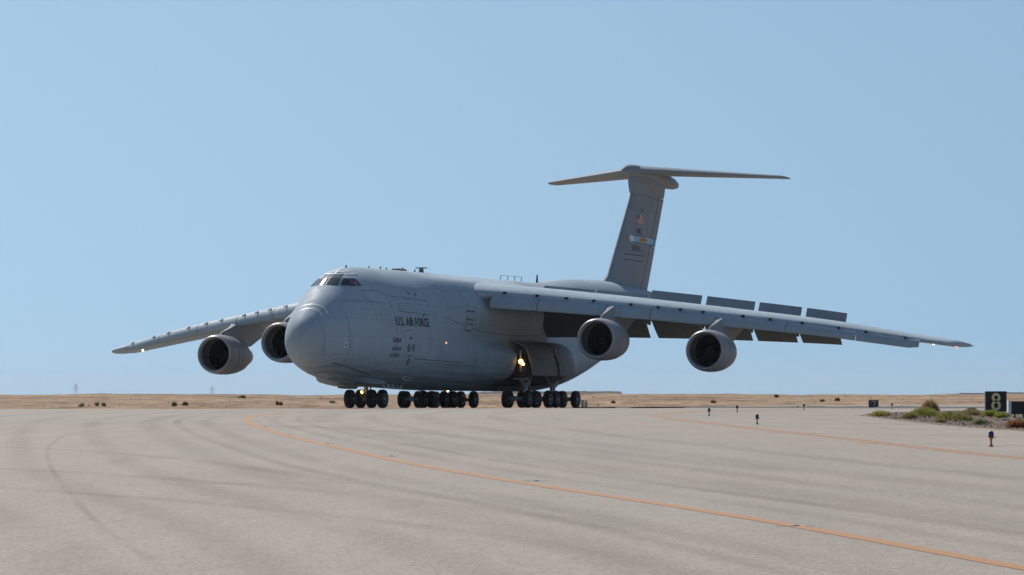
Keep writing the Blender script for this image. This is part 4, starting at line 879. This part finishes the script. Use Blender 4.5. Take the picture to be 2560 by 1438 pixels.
# sparse dry tufts scattered over the whole sand slope
v = []; f = []
for k in range(1100):
    y = random.uniform(300, 640); x = random.uniform(-.17, .17) * y; z = zsand(x, y); s = random.uniform(.03, .10) * (1.8 if random.random() < .08 else 1)
    for _ in range(3):
        a = random.random() * 6.28; i = len(v); dx, dy = math.cos(a) * s, math.sin(a) * s
        v += [(x - dx, y - dy, z - .02), (x + dx, y + dy, z - .02), (x + dx * .5, y + dy * .5, z + s * .7), (x - dx * .6, y - dy * .6, z + s * .6)]; f.append((i, i + 1, i + 2, i + 3))
tag(obj('dry_tufts', mesh(v, f, False), leaf_mat('dry_tuft', (0.28, 0.18, 0.11), (0.42, 0.29, 0.18))), 'sparse dry tufts dotted over the sand slope', 'dry grass', kind='stuff')

# ------------------------------------------------------------------ far things
rockM = mat('far_rock', (0.06, 0.05, 0.042), 0.95, var=.25, scale=.05, bump=.3, bscale=.2)
def ridge(name, y, u0, u1, tops, depth, m_, lab, cat):
    """long low hill with a flattened crest; tops = (fraction along, pixels below the eye line)"""
    fn = pchip([t[0] for t in tops], [t[1] for t in tops]); v = []; f = []; n = 60; prof = ((-1, 0), (-.75, .45), (-.45, .93), (-.2, 1), (.3, 1), (1, 0))
    x0, x1 = (u0 - 1280) / FPX * y, (u1 - 1280) / FPX * y; zb_ = EYE - .0042 * y - 6
    for i in range(n + 1):
        t = i / n; zt = EYE - fn(t) / FPX * y
        for q, hgt in prof: v.append((x0 + (x1 - x0) * t + depth * .02 * math.sin(i * 1.7), y + q * depth / 2, zb_ + (zt - zb_) * hgt + (.25 * math.sin(i * 2.3) + .15 * math.sin(i * 5.1)) * y / 2500 * (hgt > .9)))
    m2 = len(prof)
    for i in range(n):
        for k in range(m2 - 1): f.append((i * m2 + k, i * m2 + k + 1, (i + 1) * m2 + k + 1, (i + 1) * m2 + k))
    f += [tuple(range(m2)), tuple(range(n * m2, n * m2 + m2))]
    o = obj(name, mesh(v, f, True, 40), m_); o['kind'] = 'structure'; return o
ridge('mesa', 1200, 1180, 1560, ((0, 26), (.1, 19.5), (.55, 19), (.93, 19.2), (.97, 23), (1, 30)), 120, rockM, '', '')
ridge('far_hill', 2600, 2330, 2900, ((0, 33), (.1, 29), (.2, 26.5), (.32, 25), (.5, 23.5), (.75, 22), (1, 30)), 500, rockM, '', '')
steel = mat('pylon_steel', (0.28, 0.29, 0.30), 0.6, 0.4, var=.1, scale=.5)
def pylon(u, top_px, y, lab):
    x = (u - 1280) / FPX * y; zt = EYE + top_px / FPX * y; H_ = 34.0; e = tag(empty('power_pylon', (x, y, zt - H_)), lab, 'pylon', 'power pylons'); r = .20
    leg = lambda z: 4.2 * (1 - z / H_) ** 1.1 + .25 + .3 * (z < 26)
    b = MB()
    for sx_ in (-1, 1):
        for sy_ in (-1, 1):
            for z0_, z1_ in ((0, 12), (12, 22), (22, 30), (30, H_)): b.tube((sx_ * leg(z0_), sy_ * leg(z0_), z0_), (sx_ * leg(z1_), sy_ * leg(z1_), z1_), r, n=5)
    b.build('legs', steel, e); c = MB()
    lv = [0, 6, 12, 17, 22, 26, 30, 33]
    for z0_, z1_ in zip(lv[:-1], lv[1:]):
        for s in (-1, 1): c.tube((-leg(z0_), s * leg(z0_), z0_), (leg(z1_), s * leg(z1_), z1_), .12, n=4); c.tube((leg(z0_), s * leg(z0_), z0_), (-leg(z1_), s * leg(z1_), z1_), .12, n=4)
    c.build('bracing', steel, e)
    for z, L in ((18.5, 6.5), (24.0, 9.0), (29, 5.2)):
        MB().tube((-L, 0, z + .2), (0, 0, z + 2.0), .24, n=5).tube((L, 0, z + .2), (0, 0, z + 2.0), .24, n=5).tube((-L, 0, z + .1), (L, 0, z + .1), .26, n=5).tube((-L, 0, z), (-L, 0, z - 2.6), .2, n=5).tube((L, 0, z), (L, 0, z - 2.6), .2, n=5).build('cross_arm', steel, e)
pylon(190, 3, 8600, 'lattice power pylon on the horizon at the far left'); pylon(530, -3, 9600, 'fainter lattice power pylon on the horizon, below the left outer engine')

# second strip of pavement beyond the bend on the right, with its dark edge
a_mat = mat('old_asphalt', (0.075, 0.072, 0.070), 0.9, var=.25, scale=1.5, stretch=(.2, 1, 1))
pe = catmull([(4, 268), (10, 240), (18.7, 209), (30, 199), (70, 186)], 3); rings = []
for i, q in enumerate(pe):
    hh = .085 + .02 * math.sin(i * 1.3) * math.sin(i * .37); rings.append([(q[0], q[1] - 3, g(q[1] - 3) - .02), (q[0], q[1] - 1.2, g(q[1] - 1.2) + hh * .8), (q[0], q[1] + 1.2, g(q[1]) + hh), (q[0], q[1] + 3, g(q[1] + 3) - .02)])
tag(MB().loft(rings).build('asphalt_shoulder', a_mat, None, 60), kind='structure')
v = []; f = []; rows = list(np.linspace(222, 302, 9))
for i, y in enumerate(rows):
    t = i / 8; z = g(222) + .01 + (-.54 - g(222)) * t if i else g(222) - .03
    for x in (34 - 16 * t, 40, 60, 90, 160): v.append((x, y, z))
for i in range(8):
    for k in range(4): f.append((5 * i + k, 5 * i + k + 1, 5 * i + k + 6, 5 * i + k + 5))
tag(obj('runway', mesh(v, f, False), MG), kind='structure')

# ------------------------------------------------------------------ hot dusty air
hz = bpy.data.materials.new('desert_haze'); hz.use_nodes = True; n = hz.node_tree.nodes; n.remove(n['Principled BSDF'])
pv = n.new('ShaderNodeVolumePrincipled'); pv.inputs['Color'].default_value = (.80, .88, .95, 1); pv.inputs['Density'].default_value = 0.00004; pv.inputs['Anisotropy'].default_value = 0.2
hz.node_tree.links.new(pv.outputs[0], n['Material Output'].inputs['Volume'])
HZ = True
if HZ:
    hb = MB().box((0, 4400, -35 + 31), (14000, 16000, 75)).build('haze', hz); hb['kind'] = 'stuff'; tag(hb, 'thin pale haze in the hot air over the desert', 'haze')
